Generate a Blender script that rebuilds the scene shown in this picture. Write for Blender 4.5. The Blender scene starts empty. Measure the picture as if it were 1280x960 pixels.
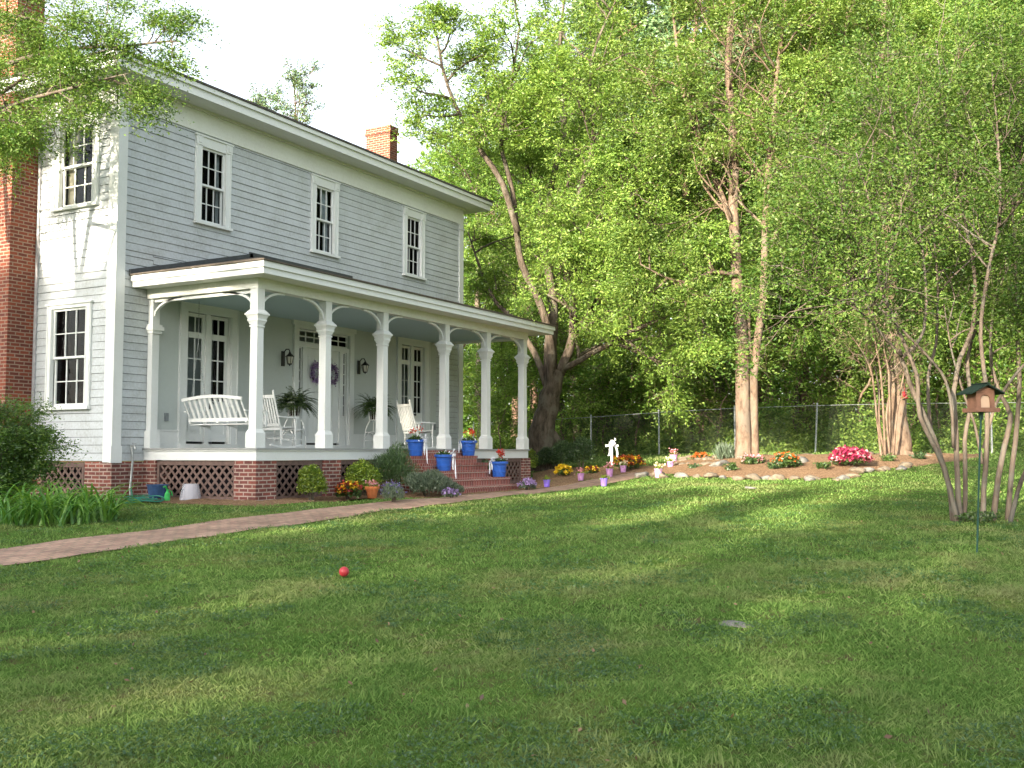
import bpy, math, random
import numpy as np
from mathutils import Vector, Matrix, Euler
R = math.radians
scene = bpy.context.scene
col = scene.collection
rng = np.random.default_rng(11)
random.seed(11)

# ------------------------------------------------------------------ camera
YAW, PIT, FPX = R(29.353), R(3.725), 1311.0
FW = np.array([math.cos(YAW)*math.cos(PIT), math.sin(YAW)*math.cos(PIT), math.sin(PIT)])
RT = np.array([math.sin(YAW), -math.cos(YAW), 0.0])
UP = np.cross(RT, FW)
cam_d = bpy.data.cameras.new('camera')
cam = bpy.data.objects.new('camera', cam_d); col.objects.link(cam)
cam.matrix_world = Matrix(((RT[0], UP[0], -FW[0], 0), (RT[1], UP[1], -FW[1], 0), (RT[2], UP[2], -FW[2], 0), (0, 0, 0, 1)))
cam_d.sensor_width = 36.0
cam_d.lens = 36.0*FPX/1280
cam_d.clip_start = 0.05
cam_d.clip_end = 2000
scene.camera = cam

# ------------------------------------------------------------------ world and sun
SUN_EL = R(15.0)
SUN_AZ = math.atan2(0.035, -1.0)          # the sun stands almost exactly off the end wall (-X)
world = bpy.data.worlds.new("World"); scene.world = world; world.use_nodes = True
nt = world.node_tree; bg = nt.nodes['Background']
sky = nt.nodes.new('ShaderNodeTexSky'); sky.sky_type = 'NISHITA'; sky.sun_disc = False
sky.sun_elevation = SUN_EL
sky.sun_rotation = math.pi/2 - SUN_AZ
sky.air_density = 1.0; sky.dust_density = 3.0; sky.ozone_density = 1.0
hs = nt.nodes.new('ShaderNodeHueSaturation'); hs.inputs['Saturation'].default_value = 0.42
nt.links.new(sky.outputs[0], hs.inputs['Color'])
nt.links.new(hs.outputs[0], bg.inputs['Color'])
bg.inputs['Strength'].default_value = 0.15
sd = bpy.data.lights.new('sun', 'SUN'); sun = bpy.data.objects.new('sun', sd); col.objects.link(sun)
sd.energy = 3.8; sd.angle = R(0.5); sd.color = (1.0, 0.87, 0.68)
sv = Vector((math.cos(SUN_AZ)*math.cos(SUN_EL), math.sin(SUN_AZ)*math.cos(SUN_EL), math.sin(SUN_EL)))
sun.rotation_euler = sv.to_track_quat('Z', 'Y').to_euler()
sun.location = (-30, 0, 20)
scene.view_settings.view_transform = 'Standard'
scene.view_settings.look = 'None'
scene.view_settings.exposure = 2.17
scene.view_settings.gamma = 1.0
scene.render.engine = 'CYCLES'
scene.cycles.max_bounces = 6
scene.cycles.diffuse_bounces = 3
scene.cycles.transparent_max_bounces = 8

# ------------------------------------------------------------------ terrain
GC = np.array([
 (0,0,-1.5),(4,2,-1.4),(8.3,6.6,-1.24),(7.3,2.3,-1.27),(12.5,1.3,-1.1),(16.3,1.6,-1.0),(19.6,5.9,-.69),(15,8,-.98),
 (23.4,6,-.53),(26.5,8,-.18),(29.4,4.8,-.15),(26,4,-.33),(7,10,-1.2),(11,10.8,-1.08),(18.9,11.2,-.9),(21.5,10.8,-.84),
 (23.3,9.6,-.6),(25.4,9.8,-.5),(27.5,14.3,-.46),(13,14,-.93),(13.5,16.5,-.93),(13,20,-.95),(14.5,13,-.92),(20,12.5,-.9),(24.7,13,-.83),
 (26.5,17,-.8),(20,20,-.9),(26,24,-.8),(24.8,11,-.55),(36,12,-.0),(36,6,.05),(35,1,.0),(38,20,-.2),(30,11.5,-.2),(33,8,-.03),
 (31,-4,-.3),(22,-6,-.9),(10,-8,-1.3),(0,-20,-1.6),(-20,0,-1.7),(-40,0,-1.6),(0,25,-1.2),(-40,40,-1.6),(60,10,.8),(60,40,.4),(60,-20,.6),
 (90,0,1.5),(30,50,-.5),(40,-30,0),(90,60,1.5)], float)
def _tps(r2):
    return 0.5*r2*np.log(r2+1e-9)
_n = len(GC)
_K = _tps(((GC[:,None,:2]-GC[None,:,:2])**2).sum(-1)) + np.eye(_n)*1.5
_Pm = np.hstack([np.ones((_n,1)), GC[:,:2]])
_A = np.zeros((_n+3,_n+3)); _A[:_n,:_n]=_K; _A[:_n,_n:]=_Pm; _A[_n:,:_n]=_Pm.T
_w = np.linalg.solve(_A, np.concatenate([GC[:,2], np.zeros(3)]))
def gza(x, y):
    x = np.clip(np.asarray(x,float), -60, 95); y = np.clip(np.asarray(y,float), -35, 65)
    sh = x.shape; x = x.ravel(); y = y.ravel()
    out = np.empty(len(x))
    for i in range(0, len(x), 20000):
        xx = x[i:i+20000]; yy = y[i:i+20000]
        r2 = (xx[:,None]-GC[None,:,0])**2 + (yy[:,None]-GC[None,:,1])**2
        out[i:i+20000] = _tps(r2)@_w[:_n] + _w[_n] + _w[_n+1]*xx + _w[_n+2]*yy
    near = np.clip(1-(np.hypot(x-12,y-3))/30, 0, 1)
    out += near*(0.018*np.sin(x*2.1+y*.7)*np.sin(y*1.7-x*.5)+0.012*np.sin(x*4.3+1)*np.sin(y*3.9+2))
    return out.reshape(sh)
def gz(x, y): return float(gza(np.array([x]), np.array([y]))[0])
def ray(px, py): return FW + RT*(px-640)/FPX - UP*(py-480)/FPX
def at(px, py, dep):
    r = ray(px, py); return r*dep/(r[0]*math.cos(YAW)+r[1]*math.sin(YAW))
def hit(px, py):
    r = ray(px, py); r = r/(r[0]*math.cos(YAW)+r[1]*math.sin(YAW))
    d = np.arange(3, 60, 0.05); P = r[None,:]*d[:,None]
    below = P[:,2] < gza(P[:,0], P[:,1])
    i = int(np.argmax(below)) if below.any() else len(d)-1
    return P[i]
def atg(px, dep):
    p = at(px, 565, dep); return np.array([p[0], p[1], gz(p[0], p[1])])

# ------------------------------------------------------------------ materials
def new_mat(name):
    m = bpy.data.materials.new(name); m.use_nodes = True
    t = m.node_tree; b = t.nodes['Principled BSDF']; return m, t, b
def N(t, kind, **kw):
    n = t.nodes.new(kind)
    for k, v in kw.items():
        if k.startswith('_'): setattr(n, k[1:], v)
        else:
            n.inputs[k.replace('_', ' ')].default_value = v
    return n
def ramp(t, fac, stops):
    r = t.nodes.new('ShaderNodeValToRGB'); e = r.color_ramp.elements
    while len(e) < len(stops): e.new(0.5)
    for el, (p, c) in zip(e, stops):
        el.position = p; el.color = (c[0], c[1], c[2], 1)
    t.links.new(fac, r.inputs[0]); return r.outputs[0]
def coord(t, which='Object'):
    return t.nodes.new('ShaderNodeTexCoord').outputs[which]
def noise(t, vec, scale, detail=4, rough=.6):
    n = N(t, 'ShaderNodeTexNoise', Scale=scale, Detail=detail, Roughness=rough)
    t.links.new(vec, n.inputs['Vector']); return n.outputs[0]
def mixc(t, fac, a, b, mode='MIX'):
    m = t.nodes.new('ShaderNodeMix'); m.data_type = 'RGBA'; m.blend_type = mode
    for s, v in ((m.inputs[0], fac), (m.inputs[6], a), (m.inputs[7], b)):
        if isinstance(v, (float, int)): s.default_value = v
        elif isinstance(v, tuple): s.default_value = (*v, 1)
        else: t.links.new(v, s)
    return m.outputs[2]
def bump(t, b, h, strength=.4, dist=.01):
    n = N(t, 'ShaderNodeBump', Strength=strength, Distance=dist)
    t.links.new(h, n.inputs['Height']); t.links.new(n.outputs[0], b.inputs['Normal'])
def painted(name, c, dirt=(.35,.33,.28), amt=.25, rough=.55, scale=3.0, spec=.3):
    m, t, b = new_mat(name); v = coord(t)
    n1 = noise(t, v, scale, 6, .7); n2 = noise(t, v, scale*9, 4, .7)
    a = N(t, 'ShaderNodeMath', _operation='MULTIPLY'); t.links.new(n1, a.inputs[0]); t.links.new(n2, a.inputs[1])
    f = ramp(t, a.outputs[0], [(.18, (0,0,0)), (.5, (amt,amt,amt))])
    t.links.new(mixc(t, f, c, dirt), b.inputs['Base Color'])
    b.inputs['Roughness'].default_value = rough
    b.inputs['Specular IOR Level'].default_value = spec
    bump(t, b, n2, .15, .004)
    return m
def simple(name, c, rough=.6, spec=.3, var=.25, scale=12, metal=0.0):
    m, t, b = new_mat(name); v = coord(t)
    n1 = noise(t, v, scale, 5, .65)
    d = tuple(x*(1-var) for x in c); l = tuple(min(1, x*(1+var)) for x in c)
    t.links.new(ramp(t, n1, [(.3, d), (.7, l)]), b.inputs['Base Color'])
    b.inputs['Roughness'].default_value = rough; b.inputs['Specular IOR Level'].default_value = spec
    b.inputs['Metallic'].default_value = metal
    bump(t, b, n1, .2, .004)
    return m
def brick_mat(name, c1, c2, mortar, bw=.21, bh=.072, mo=.012, grime=.4):
    m, t, b = new_mat(name)
    uv = coord(t, 'UV')
    br = N(t, 'ShaderNodeTexBrick', Scale=1.0); br.offset = .5
    br.inputs['Color1'].default_value = (*c1, 1); br.inputs['Color2'].default_value = (*c2, 1)
    br.inputs['Mortar'].default_value = (*mortar, 1)
    br.inputs['Mortar Size'].default_value = mo; br.inputs['Mortar Smooth'].default_value = .25
    br.inputs['Brick Width'].default_value = bw; br.inputs['Row Height'].default_value = bh
    nz = noise(t, uv, 7, 4); vm = N(t, 'ShaderNodeVectorMath', _operation='SCALE'); vm.inputs['Scale'].default_value = .012
    nc = N(t, 'ShaderNodeTexNoise', Scale=6.0); t.links.new(uv, nc.inputs['Vector']); t.links.new(nc.outputs[1], vm.inputs[0])
    ad = N(t, 'ShaderNodeVectorMath', _operation='ADD'); t.links.new(uv, ad.inputs[0]); t.links.new(vm.outputs[0], ad.inputs[1])
    t.links.new(ad.outputs[0], br.inputs['Vector'])
    g = ramp(t, noise(t, coord(t), 2.5, 6, .75), [(.35, (.55,.52,.5)), (.65, (1.15,1.12,1.1))])
    c = mixc(t, grime, br.outputs[0], g, 'MULTIPLY')
    fine = ramp(t, noise(t, coord(t), 60, 3), [(.3, (.75,.75,.75)), (.7, (1.2,1.2,1.2))])
    c = mixc(t, .6, c, fine, 'MULTIPLY')
    t.links.new(c, b.inputs['Base Color']); b.inputs['Roughness'].default_value = .9
    inv = N(t, 'ShaderNodeMath', _operation='SUBTRACT'); inv.inputs[0].default_value = 1; t.links.new(br.outputs[1], inv.inputs[1])
    bump(t, b, inv.outputs[0], .7, .008)
    return m
def leaf_mat(name, stops, trans=.35, nscale=.6, rough=.5, gloss=.06, bias=.45):
    """random colour per leaf plus slow patches through the crown"""
    m = bpy.data.materials.new(name); m.use_nodes = True; t = m.node_tree; t.nodes.clear()
    out = t.nodes.new('ShaderNodeOutputMaterial')
    geo = t.nodes.new('ShaderNodeNewGeometry'); v = coord(t)
    a = N(t, 'ShaderNodeMix'); a.data_type = 'FLOAT'; a.inputs[0].default_value = bias
    t.links.new(geo.outputs['Random Per Island'], a.inputs[2]); t.links.new(noise(t, v, nscale, 3, .6), a.inputs[3])
    c = ramp(t, a.outputs[0], stops)
    oi = t.nodes.new('ShaderNodeObjectInfo')
    hv = N(t, 'ShaderNodeHueSaturation'); mr = N(t, 'ShaderNodeMapRange')
    mr.inputs['To Min'].default_value = .8; mr.inputs['To Max'].default_value = 1.2
    t.links.new(oi.outputs['Random'], mr.inputs[0]); t.links.new(mr.outputs[0], hv.inputs['Value']); t.links.new(c, hv.inputs['Color'])
    c = hv.outputs[0]
    d = t.nodes.new('ShaderNodeBsdfDiffuse'); tr = t.nodes.new('ShaderNodeBsdfTranslucent')
    t.links.new(c, d.inputs[0])
    tc = mixc(t, 1.0, c, (1.25, 1.15, .6), 'MULTIPLY'); t.links.new(tc, tr.inputs[0])
    ms = t.nodes.new('ShaderNodeMixShader'); ms.inputs[0].default_value = trans
    t.links.new(d.outputs[0], ms.inputs[1]); t.links.new(tr.outputs[0], ms.inputs[2])
    g = t.nodes.new('ShaderNodeBsdfGlossy'); g.inputs['Roughness'].default_value = rough
    m2 = t.nodes.new('ShaderNodeMixShader'); m2.inputs[0].default_value = gloss
    t.links.new(ms.outputs[0], m2.inputs[1]); t.links.new(g.outputs[0], m2.inputs[2])
    t.links.new(m2.outputs[0], out.inputs[0])
    return m
def bark_mat(name, dark, light, scale=9, stretch=.25, lichen=None):
    m, t, b = new_mat(name); v = coord(t)
    mp = N(t, 'ShaderNodeMapping'); mp.inputs['Scale'].default_value = (1, 1, stretch); t.links.new(v, mp.inputs[0])
    n1 = noise(t, mp.outputs[0], scale, 6, .7); n2 = noise(t, v, 1.7, 5, .7)
    c = ramp(t, n1, [(.35, dark), (.65, light)])
    if lichen:
        f = ramp(t, n2, [(.5, (0,0,0)), (.62, (.7,.7,.7))]); c = mixc(t, f, c, lichen)
    t.links.new(c, b.inputs['Base Color']); b.inputs['Roughness'].default_value = .95; b.inputs['Specular IOR Level'].default_value = .1
    bump(t, b, n1, .8, .03)
    return m

M = {}
M['siding'] = painted('siding_paint', (.485,.52,.54), (.24,.24,.21), .7, .6, 2.2)
M['trim'] = painted('white_trim_paint', (.68,.705,.695), (.4,.4,.33), .22, .5, 3.0)
M['plaster'] = painted('porch_plaster', (.47,.51,.49), (.35,.36,.33), .25, .7, 2.0)
M['ceiling'] = painted('porch_ceiling_paint', (.42,.54,.56), (.3,.35,.35), .2, .6, 3.0)
M['soffit'] = painted('soffit_paint', (.72,.74,.70), (.4,.38,.3), .3, .6, 2.0)
M['floor'] = painted('porch_floor_paint', (.30,.31,.30), (.2,.2,.18), .4, .5, 4)
M['backing'] = simple('lap_shadow_backing', (.05,.05,.05), .9)  # near-black, seen in the board gaps as painted shadow lines
M['dark'] = simple('unlit_interior', (.012,.012,.016), .9, .1)  # near-black stands in for unlit rooms and the crawl space
M['roof'] = simple('roof_shingle', (.09,.082,.08), .9, .1, .35, 6)
M['flash'] = simple('dark_flashing', (.05,.055,.06), .5, .4)
M['brick'] = brick_mat('red_brick', (.25,.055,.024), (.12,.028,.018), (.28,.20,.15))
M['brick_old'] = brick_mat('old_foundation_brick', (.26,.075,.055), (.13,.045,.04), (.42,.34,.29), grime=.8)
M['step_brick'] = brick_mat('step_brick', (.33,.075,.055), (.20,.05,.045), (.44,.33,.28), bw=.072, bh=.15, mo=.010, grime=.5)
M['walk'] = brick_mat('walk_brick', (.46,.30,.22), (.34,.20,.15), (.24,.19,.13), bw=.2, bh=.1, mo=.014, grime=.9)
M['lattice'] = simple('brown_lattice', (.15,.10,.085), .8)
M['white_paint'] = painted('white_furniture_paint', (.66,.68,.67), (.4,.4,.35), .15, .5, 6)
M['blue'] = simple('blue_glaze', (.022,.10,.42), .3, .5, .12, 8)
M['terracotta'] = simple('terracotta', (.48,.15,.05), .8)
M['black'] = simple('black_metal', (.015,.015,.016), .45, .5)
M['zinc'] = simple('galvanised_steel', (.32,.34,.34), .45, .5, .2, 20, .5)
M['chain'] = simple('chain_steel', (.07,.075,.07), .6, .4)
M['green_metal'] = simple('green_metal', (.012,.06,.04), .5, .4)
M['hose'] = simple('hose_green', (.04,.24,.17), .5, .4)
M['wood'] = simple('feeder_wood', (.22,.11,.07), .75)
M['green_roof'] = simple('feeder_roof', (.012,.028,.018), .7)
M['red'] = simple('red_plastic', (.36,.03,.04), .4, .4, .1)
M['ribbon'] = simple('white_ribbon', (.6,.62,.66), .6)
M['violet'] = simple('violet_pail', (.20,.13,.55), .4)
M['pink'] = simple('pink_pail', (.42,.22,.42), .4)
M['rock'] = simple('field_stone', (.17,.14,.105), .95, .1, .45, 6)
M['rock_grey'] = simple('grey_stone', (.17,.165,.15), .95, .1, .4, 6)
M['soil'] = simple('soil', (.04,.028,.02), .95)
M['curtain'] = simple('curtain_cloth', (.55,.50,.42), .9)
M['curtain_w'] = simple('white_curtain_cloth', (.55,.58,.60), .9)
M['grey_box'] = simple('grey_outlet', (.22,.24,.25), .5)
M['blue_bucket'] = simple('blue_tub', (.03,.07,.16), .5)
M['green_plastic'] = simple('green_plastic', (.05,.42,.10), .4)
m, t, b = new_mat('clear_plastic'); b.inputs['Base Color'].default_value = (.75,.75,.82,1); b.inputs['Roughness'].default_value = .25
b.inputs['Alpha'].default_value = .32; M['clear'] = m
M['dead_leaf'] = leaf_mat('dead_leaf', [(.25,(.08,.04,.02)),(.5,(.16,.09,.045)),(.8,(.28,.18,.09))], trans=.1)
m, t, b = new_mat('feeder_glass'); b.inputs['Base Color'].default_value = (.55,.38,.26,1); b.inputs['Roughness'].default_value = .15; M['seed'] = m
m, t, b = new_mat('lamp_glass'); b.inputs['Base Color'].default_value = (.6,.58,.5,1); b.inputs['Roughness'].default_value = .15; M['lampglass'] = m
# window glass
m = bpy.data.materials.new('window_glass'); m.use_nodes = True; t = m.node_tree; t.nodes.clear()
o_ = t.nodes.new('ShaderNodeOutputMaterial'); tr = t.nodes.new('ShaderNodeBsdfTransparent'); tr.inputs[0].default_value = (.75,.8,.8,1)
gl = t.nodes.new('ShaderNodeBsdfGlossy'); gl.inputs['Roughness'].default_value = .04
lw = t.nodes.new('ShaderNodeLayerWeight'); lw.inputs[0].default_value = .12
nz = noise(t, coord(t), 3.0, 2); bp = N(t, 'ShaderNodeBump', Strength=.25, Distance=.05); t.links.new(nz, bp.inputs['Height']); t.links.new(bp.outputs[0], gl.inputs['Normal'])
mx = t.nodes.new('ShaderNodeMixShader'); t.links.new(lw.outputs[0], mx.inputs[0]); t.links.new(tr.outputs[0], mx.inputs[1]); t.links.new(gl.outputs[0], mx.inputs[2])
t.links.new(mx.outputs[0], o_.inputs[0]); M['glass'] = m
# foliage
M['leaf_oak'] = leaf_mat('leaf_oak', [(.25,(.075,.155,.022)),(.5,(.155,.26,.042)),(.75,(.26,.36,.075))], gloss=.03)
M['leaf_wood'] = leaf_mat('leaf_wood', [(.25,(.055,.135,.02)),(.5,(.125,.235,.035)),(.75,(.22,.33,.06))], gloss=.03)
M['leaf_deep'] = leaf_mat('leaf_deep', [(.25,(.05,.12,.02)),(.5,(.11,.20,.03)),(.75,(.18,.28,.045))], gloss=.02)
M['leaf_myrtle'] = leaf_mat('leaf_myrtle', [(.25,(.045,.11,.018)),(.5,(.10,.18,.032)),(.8,(.18,.255,.06))], gloss=.02)
M['needle'] = leaf_mat('needle', [(.25,(.05,.12,.045)),(.5,(.11,.19,.08)),(.8,(.2,.28,.12))], trans=.2)
M['shrub'] = leaf_mat('shrub_leaf', [(.25,(.02,.055,.012)),(.5,(.05,.11,.018)),(.8,(.10,.17,.03))], nscale=3)
M['yellow_shrub'] = leaf_mat('yellow_shrub_leaf', [(.25,(.08,.15,.01)),(.5,(.16,.25,.02)),(.8,(.27,.34,.03))], nscale=4)
M['rosemary'] = leaf_mat('rosemary_leaf', [(.25,(.02,.055,.018)),(.5,(.05,.11,.03)),(.8,(.10,.17,.05))], nscale=4)
M['sage'] = leaf_mat('sage_leaf', [(.25,(.08,.13,.08)),(.5,(.15,.21,.14)),(.8,(.24,.30,.22))], nscale=4)
M['lily'] = leaf_mat('lily_leaf', [(.25,(.05,.16,.02)),(.5,(.10,.24,.035)),(.8,(.18,.33,.05))], nscale=3)
M['fern'] = leaf_mat('fern_leaf', [(.25,(.015,.045,.01)),(.5,(.035,.08,.015)),(.8,(.08,.13,.02))], nscale=5)
def petal(name, c): return leaf_mat(name, [(.2,tuple(x*.6 for x in c)),(.5,c),(.8,tuple(min(1,x*1.25) for x in c))], trans=.25, nscale=8)
M['p_red'] = petal('petal_red', (.75,.04,.02)); M['p_yellow'] = petal('petal_yellow', (.85,.60,.02))
M['p_orange'] = petal('petal_orange', (.60,.14,.02)); M['p_pink'] = petal('petal_pink', (.75,.33,.38))
M['p_mag'] = petal('petal_magenta', (.40,.03,.10)); M['p_violet'] = petal('petal_violet', (.35,.25,.5))
M['p_cream'] = petal('petal_cream', (.72,.66,.45)); M['p_lav'] = petal('petal_lavender', (.16,.13,.32)); M['p_maroon'] = petal('petal_maroon', (.22,.02,.02))
M['bark_oak'] = bark_mat('bark_oak', (.035,.028,.021), (.15,.12,.092), 8, .25, (.14,.13,.10))
M['bark_pale'] = bark_mat('bark_pale', (.085,.058,.042), (.24,.175,.125), 6, .4, (.17,.145,.115))
M['bark_pine'] = bark_mat('bark_pine', (.06,.04,.03), (.22,.14,.10), 7, .3)
M['bark_myrtle'] = bark_mat('bark_myrtle', (.07,.055,.045), (.18,.145,.115), 7, .2, (.14,.135,.115))
# grass blades
def grass_mat(name, stops, dry):
    m = bpy.data.materials.new(name); m.use_nodes = True; t = m.node_tree; t.nodes.clear()
    out = t.nodes.new('ShaderNodeOutputMaterial'); geo = t.nodes.new('ShaderNodeNewGeometry'); v = coord(t)
    a = N(t, 'ShaderNodeMix'); a.data_type = 'FLOAT'; a.inputs[0].default_value = .6
    t.links.new(geo.outputs['Random Per Island'], a.inputs[2]); t.links.new(noise(t, v, 1.3, 5, .7), a.inputs[3])
    c = ramp(t, a.outputs[0], stops)
    f = ramp(t, noise(t, v, .55, 5, .7), [(.48, (0,0,0)), (.68, (.6,.6,.6))])
    c = mixc(t, f, c, dry)
    d = t.nodes.new('ShaderNodeBsdfDiffuse'); tr = t.nodes.new('ShaderNodeBsdfTranslucent'); t.links.new(c, d.inputs[0]); t.links.new(c, tr.inputs[0])
    ms = t.nodes.new('ShaderNodeMixShader'); ms.inputs[0].default_value = .3; t.links.new(d.outputs[0], ms.inputs[1]); t.links.new(tr.outputs[0], ms.inputs[2])
    t.links.new(ms.outputs[0], out.inputs[0]); return m
M['grass'] = grass_mat('grass_blades', [(.25,(.085,.175,.04)),(.5,(.165,.275,.07)),(.75,(.255,.355,.11))], (.31,.29,.15))
# lawn and woodland floor
m, t, b = new_mat('lawn_ground'); v = coord(t)
g1 = ramp(t, noise(t, v, 1.1, 6, .7), [(.3,(.05,.11,.02)),(.5,(.09,.17,.03)),(.72,(.17,.20,.055))])
g2 = ramp(t, noise(t, v, 14, 6, .8), [(.35,(.35,.35,.3)),(.65,(1.35,1.3,1.2))])
lawnc = mixc(t, .8, g1, g2, 'MULTIPLY')
th = ramp(t, noise(t, v, 5, 6, .8), [(.50,(0,0,0)),(.64,(.85,.85,.85))]); lawnc = mixc(t, th, lawnc, (.11,.085,.045))
wf = ramp(t, noise(t, v, 9, 6, .8), [(.3,(.035,.022,.012)),(.5,(.13,.075,.04)),(.7,(.26,.16,.085))])
wg = ramp(t, noise(t, v, .8, 5, .7), [(.45,(0,0,0)),(.6,(.8,.8,.8))]); wf = mixc(t, wg, wf, (.045,.09,.018))
at_ = t.nodes.new('ShaderNodeAttribute'); at_.attribute_name = 'wood'
t.links.new(mixc(t, at_.outputs['Fac'], lawnc, wf), b.inputs['Base Color']); b.inputs['Roughness'].default_value = 1; b.inputs['Specular IOR Level'].default_value = .05
bump(t, b, noise(t, v, 30, 5, .8), .8, .03); M['ground'] = m
m, t, b = new_mat('mulch'); v = coord(t)
c = ramp(t, noise(t, v, 22, 7, .85), [(.3,(.06,.035,.022)),(.48,(.24,.15,.09)),(.66,(.44,.30,.18))])
t.links.new(c, b.inputs['Base Color']); b.inputs['Roughness'].default_value = 1; b.inputs['Specular IOR Level'].default_value = .05
bump(t, b, noise(t, v, 45, 5, .8), 1, .04); M['mulch'] = m

# ------------------------------------------------------------------ mesh helpers
def mesh_obj(name, V, F, mat, parent=None, smooth=False, uv=None):
    """F: list of index tuples, or an (n,k) int array"""
    me = bpy.data.meshes.new(name)
    V = np.asarray(V, np.float32)
    if isinstance(F, np.ndarray):
        n, k = F.shape
        me.vertices.add(len(V)); me.vertices.foreach_set('co', V.ravel())
        me.loops.add(n*k); me.loops.foreach_set('vertex_index', F.ravel().astype(np.int32))
        me.polygons.add(n); me.polygons.foreach_set('loop_start', np.arange(0, n*k, k, dtype=np.int32))
        me.update(calc_edges=True)
    else:
        me.from_pydata(V.tolist(), [], F); me.update()
    if smooth: me.polygons.foreach_set('use_smooth', np.ones(len(me.polygons), bool))
    me.materials.append(mat)
    o = bpy.data.objects.new(name, me); col.objects.link(o)
    if parent is not None: setp(o, parent)
    return o
def setp(o, p):
    o.parent = p
    if p.parent is None and p.type == 'EMPTY': o.location = -p.location
class MB:
    def __init__(s): s.v = []; s.f = []; s.uv = []
    def add(s, V, F, UV=None):
        n = len(s.v); s.v += [tuple(map(float, p)) for p in V]; s.f += [tuple(i+n for i in f) for f in F]; return s
    def hexa(s, P): return s.add(P, [(0,3,2,1),(4,5,6,7),(0,1,5,4),(1,2,6,5),(2,3,7,6),(3,0,4,7)])
    def box(s, x0, x1, y0, y1, z0, z1):
        return s.hexa([(x0,y0,z0),(x1,y0,z0),(x1,y1,z0),(x0,y1,z0),(x0,y0,z1),(x1,y0,z1),(x1,y1,z1),(x0,y1,z1)])
    def taper(s, cx, cy, z0, z1, a0, a1, b0=None, b1=None):
        b0 = a0 if b0 is None else b0; b1 = a1 if b1 is None else b1
        return s.hexa([(cx-a0,cy-b0,z0),(cx+a0,cy-b0,z0),(cx+a0,cy+b0,z0),(cx-a0,cy+b0,z0),(cx-a1,cy-b1,z1),(cx+a1,cy-b1,z1),(cx+a1,cy+b1,z1),(cx-a1,cy+b1,z1)])
    def bar(s, p, q, w, h, up=(0,0,1)):
        p = Vector(p); q = Vector(q); d = (q-p).normalized(); u = Vector(up)
        if abs(d.dot(u)) > .98: u = Vector((1,0,0))
        sdv = d.cross(u).normalized(); u = sdv.cross(d).normalized(); a = sdv*w/2; c = u*h/2
        return s.hexa([p-a-c, p+a-c, p+a+c, p-a+c, q-a-c, q+a-c, q+a+c, q-a+c])
    def tube(s, pts, rad, n=8, cap=True):
        V, F = tube_arrays(np.array([tuple(p) for p in pts], float), rad, n, cap); return s.add(V, F)
    def lathe(s, prof, c=(0,0,0), n=20):
        V = []; F = []
        for r_, z_ in prof:
            for k in range(n):
                a = 2*math.pi*k/n; V.append((c[0]+r_*math.cos(a), c[1]+r_*math.sin(a), c[2]+z_))
        for i in range(len(prof)-1):
            for k in range(n):
                F.append((i*n+k, i*n+(k+1)%n, (i+1)*n+(k+1)%n, (i+1)*n+k))
        return s.add(V, F)
    def prism(s, poly, axis, a, b):
        """poly in the two other axes, extruded a..b along axis (0,1,2)"""
        n = len(poly); V = []
        for e in (a, b):
            for (u, w) in poly:
                p = [u, w]; p.insert(axis, e); V.append(p)
        F = [tuple(range(n)), tuple(range(2*n-1, n-1, -1))] + [(i, n+i, n+(i+1)%n, (i+1)%n) for i in range(n)]
        return s.add(V, F)
    def build(s, name, mat, parent=None, smooth=False, uv=False, label=None):
        o = mesh_obj(name, s.v, s.f, mat, parent, smooth)
        if uv: boxuv(o.data)
        if label: o['label'] = label
        return o
def boxuv(me, swap=False):
    l = me.uv_layers.new(name='UVMap'); 
    nl = len(me.loops); vi = np.empty(nl, np.int32); me.loops.foreach_get('vertex_index', vi)
    co = np.empty(len(me.vertices)*3, np.float32); me.vertices.foreach_get('co', co); co = co.reshape(-1,3)[vi]
    nrm = np.empty(len(me.polygons)*3, np.float32); me.polygons.foreach_get('normal', nrm); nrm = np.abs(nrm.reshape(-1,3))
    lt = np.empty(len(me.polygons), np.int32); me.polygons.foreach_get('loop_total', lt)
    ax = np.repeat(nrm.argmax(1), lt)
    uv = np.where((ax==0)[:,None], co[:,[1,2]], np.where((ax==1)[:,None], co[:,[0,2]], co[:,[0,1]])).copy()
    l.data.foreach_set('uv', uv.ravel().astype(np.float32))
def tube_arrays(P, rad, n, cap=True):
    m = len(P); rad = np.broadcast_to(np.asarray(rad, float), (m,))
    T = np.gradient(P, axis=0) if m > 2 else np.repeat((P[1]-P[0])[None], 2, 0)
    T = T/np.maximum(np.linalg.norm(T, axis=1, keepdims=True), 1e-9)
    ref = np.array([0.,0,1]) if abs(T[0][2]) < .9 else np.array([1.,0,0])
    A = np.cross(T, ref); A /= np.maximum(np.linalg.norm(A, axis=1, keepdims=True), 1e-6); B = np.cross(T, A)
    a = 2*np.pi*np.arange(n)/n
    V = P[:,None,:] + rad[:,None,None]*(np.cos(a)[None,:,None]*A[:,None,:] + np.sin(a)[None,:,None]*B[:,None,:])
    F = []
    for i in range(m-1):
        for k in range(n):
            F.append((i*n+k, i*n+(k+1)%n, (i+1)*n+(k+1)%n, (i+1)*n+k))
    if cap: F += [tuple(range(n))[::-1], tuple(range((m-1)*n, m*n))]
    return V.reshape(-1,3), F
def tag(o, label=None, cat=None, group=None, kind=None):
    if label: o['label'] = label
    if cat: o['category'] = cat
    if group: o['group'] = group
    if kind: o['kind'] = kind
    return o
def thing(name, loc, label, cat, group=None, rz=0):
    o = bpy.data.objects.new(name, None); o.empty_display_size = .2; col.objects.link(o)
    o.location = loc; o.rotation_euler.z = rz; return tag(o, label, cat, group)
def copy_tree(o, parent=None):
    c = o.copy(); col.objects.link(c); c.parent = parent
    for ch in list(o.children): copy_tree(ch, c)
    return c

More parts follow.
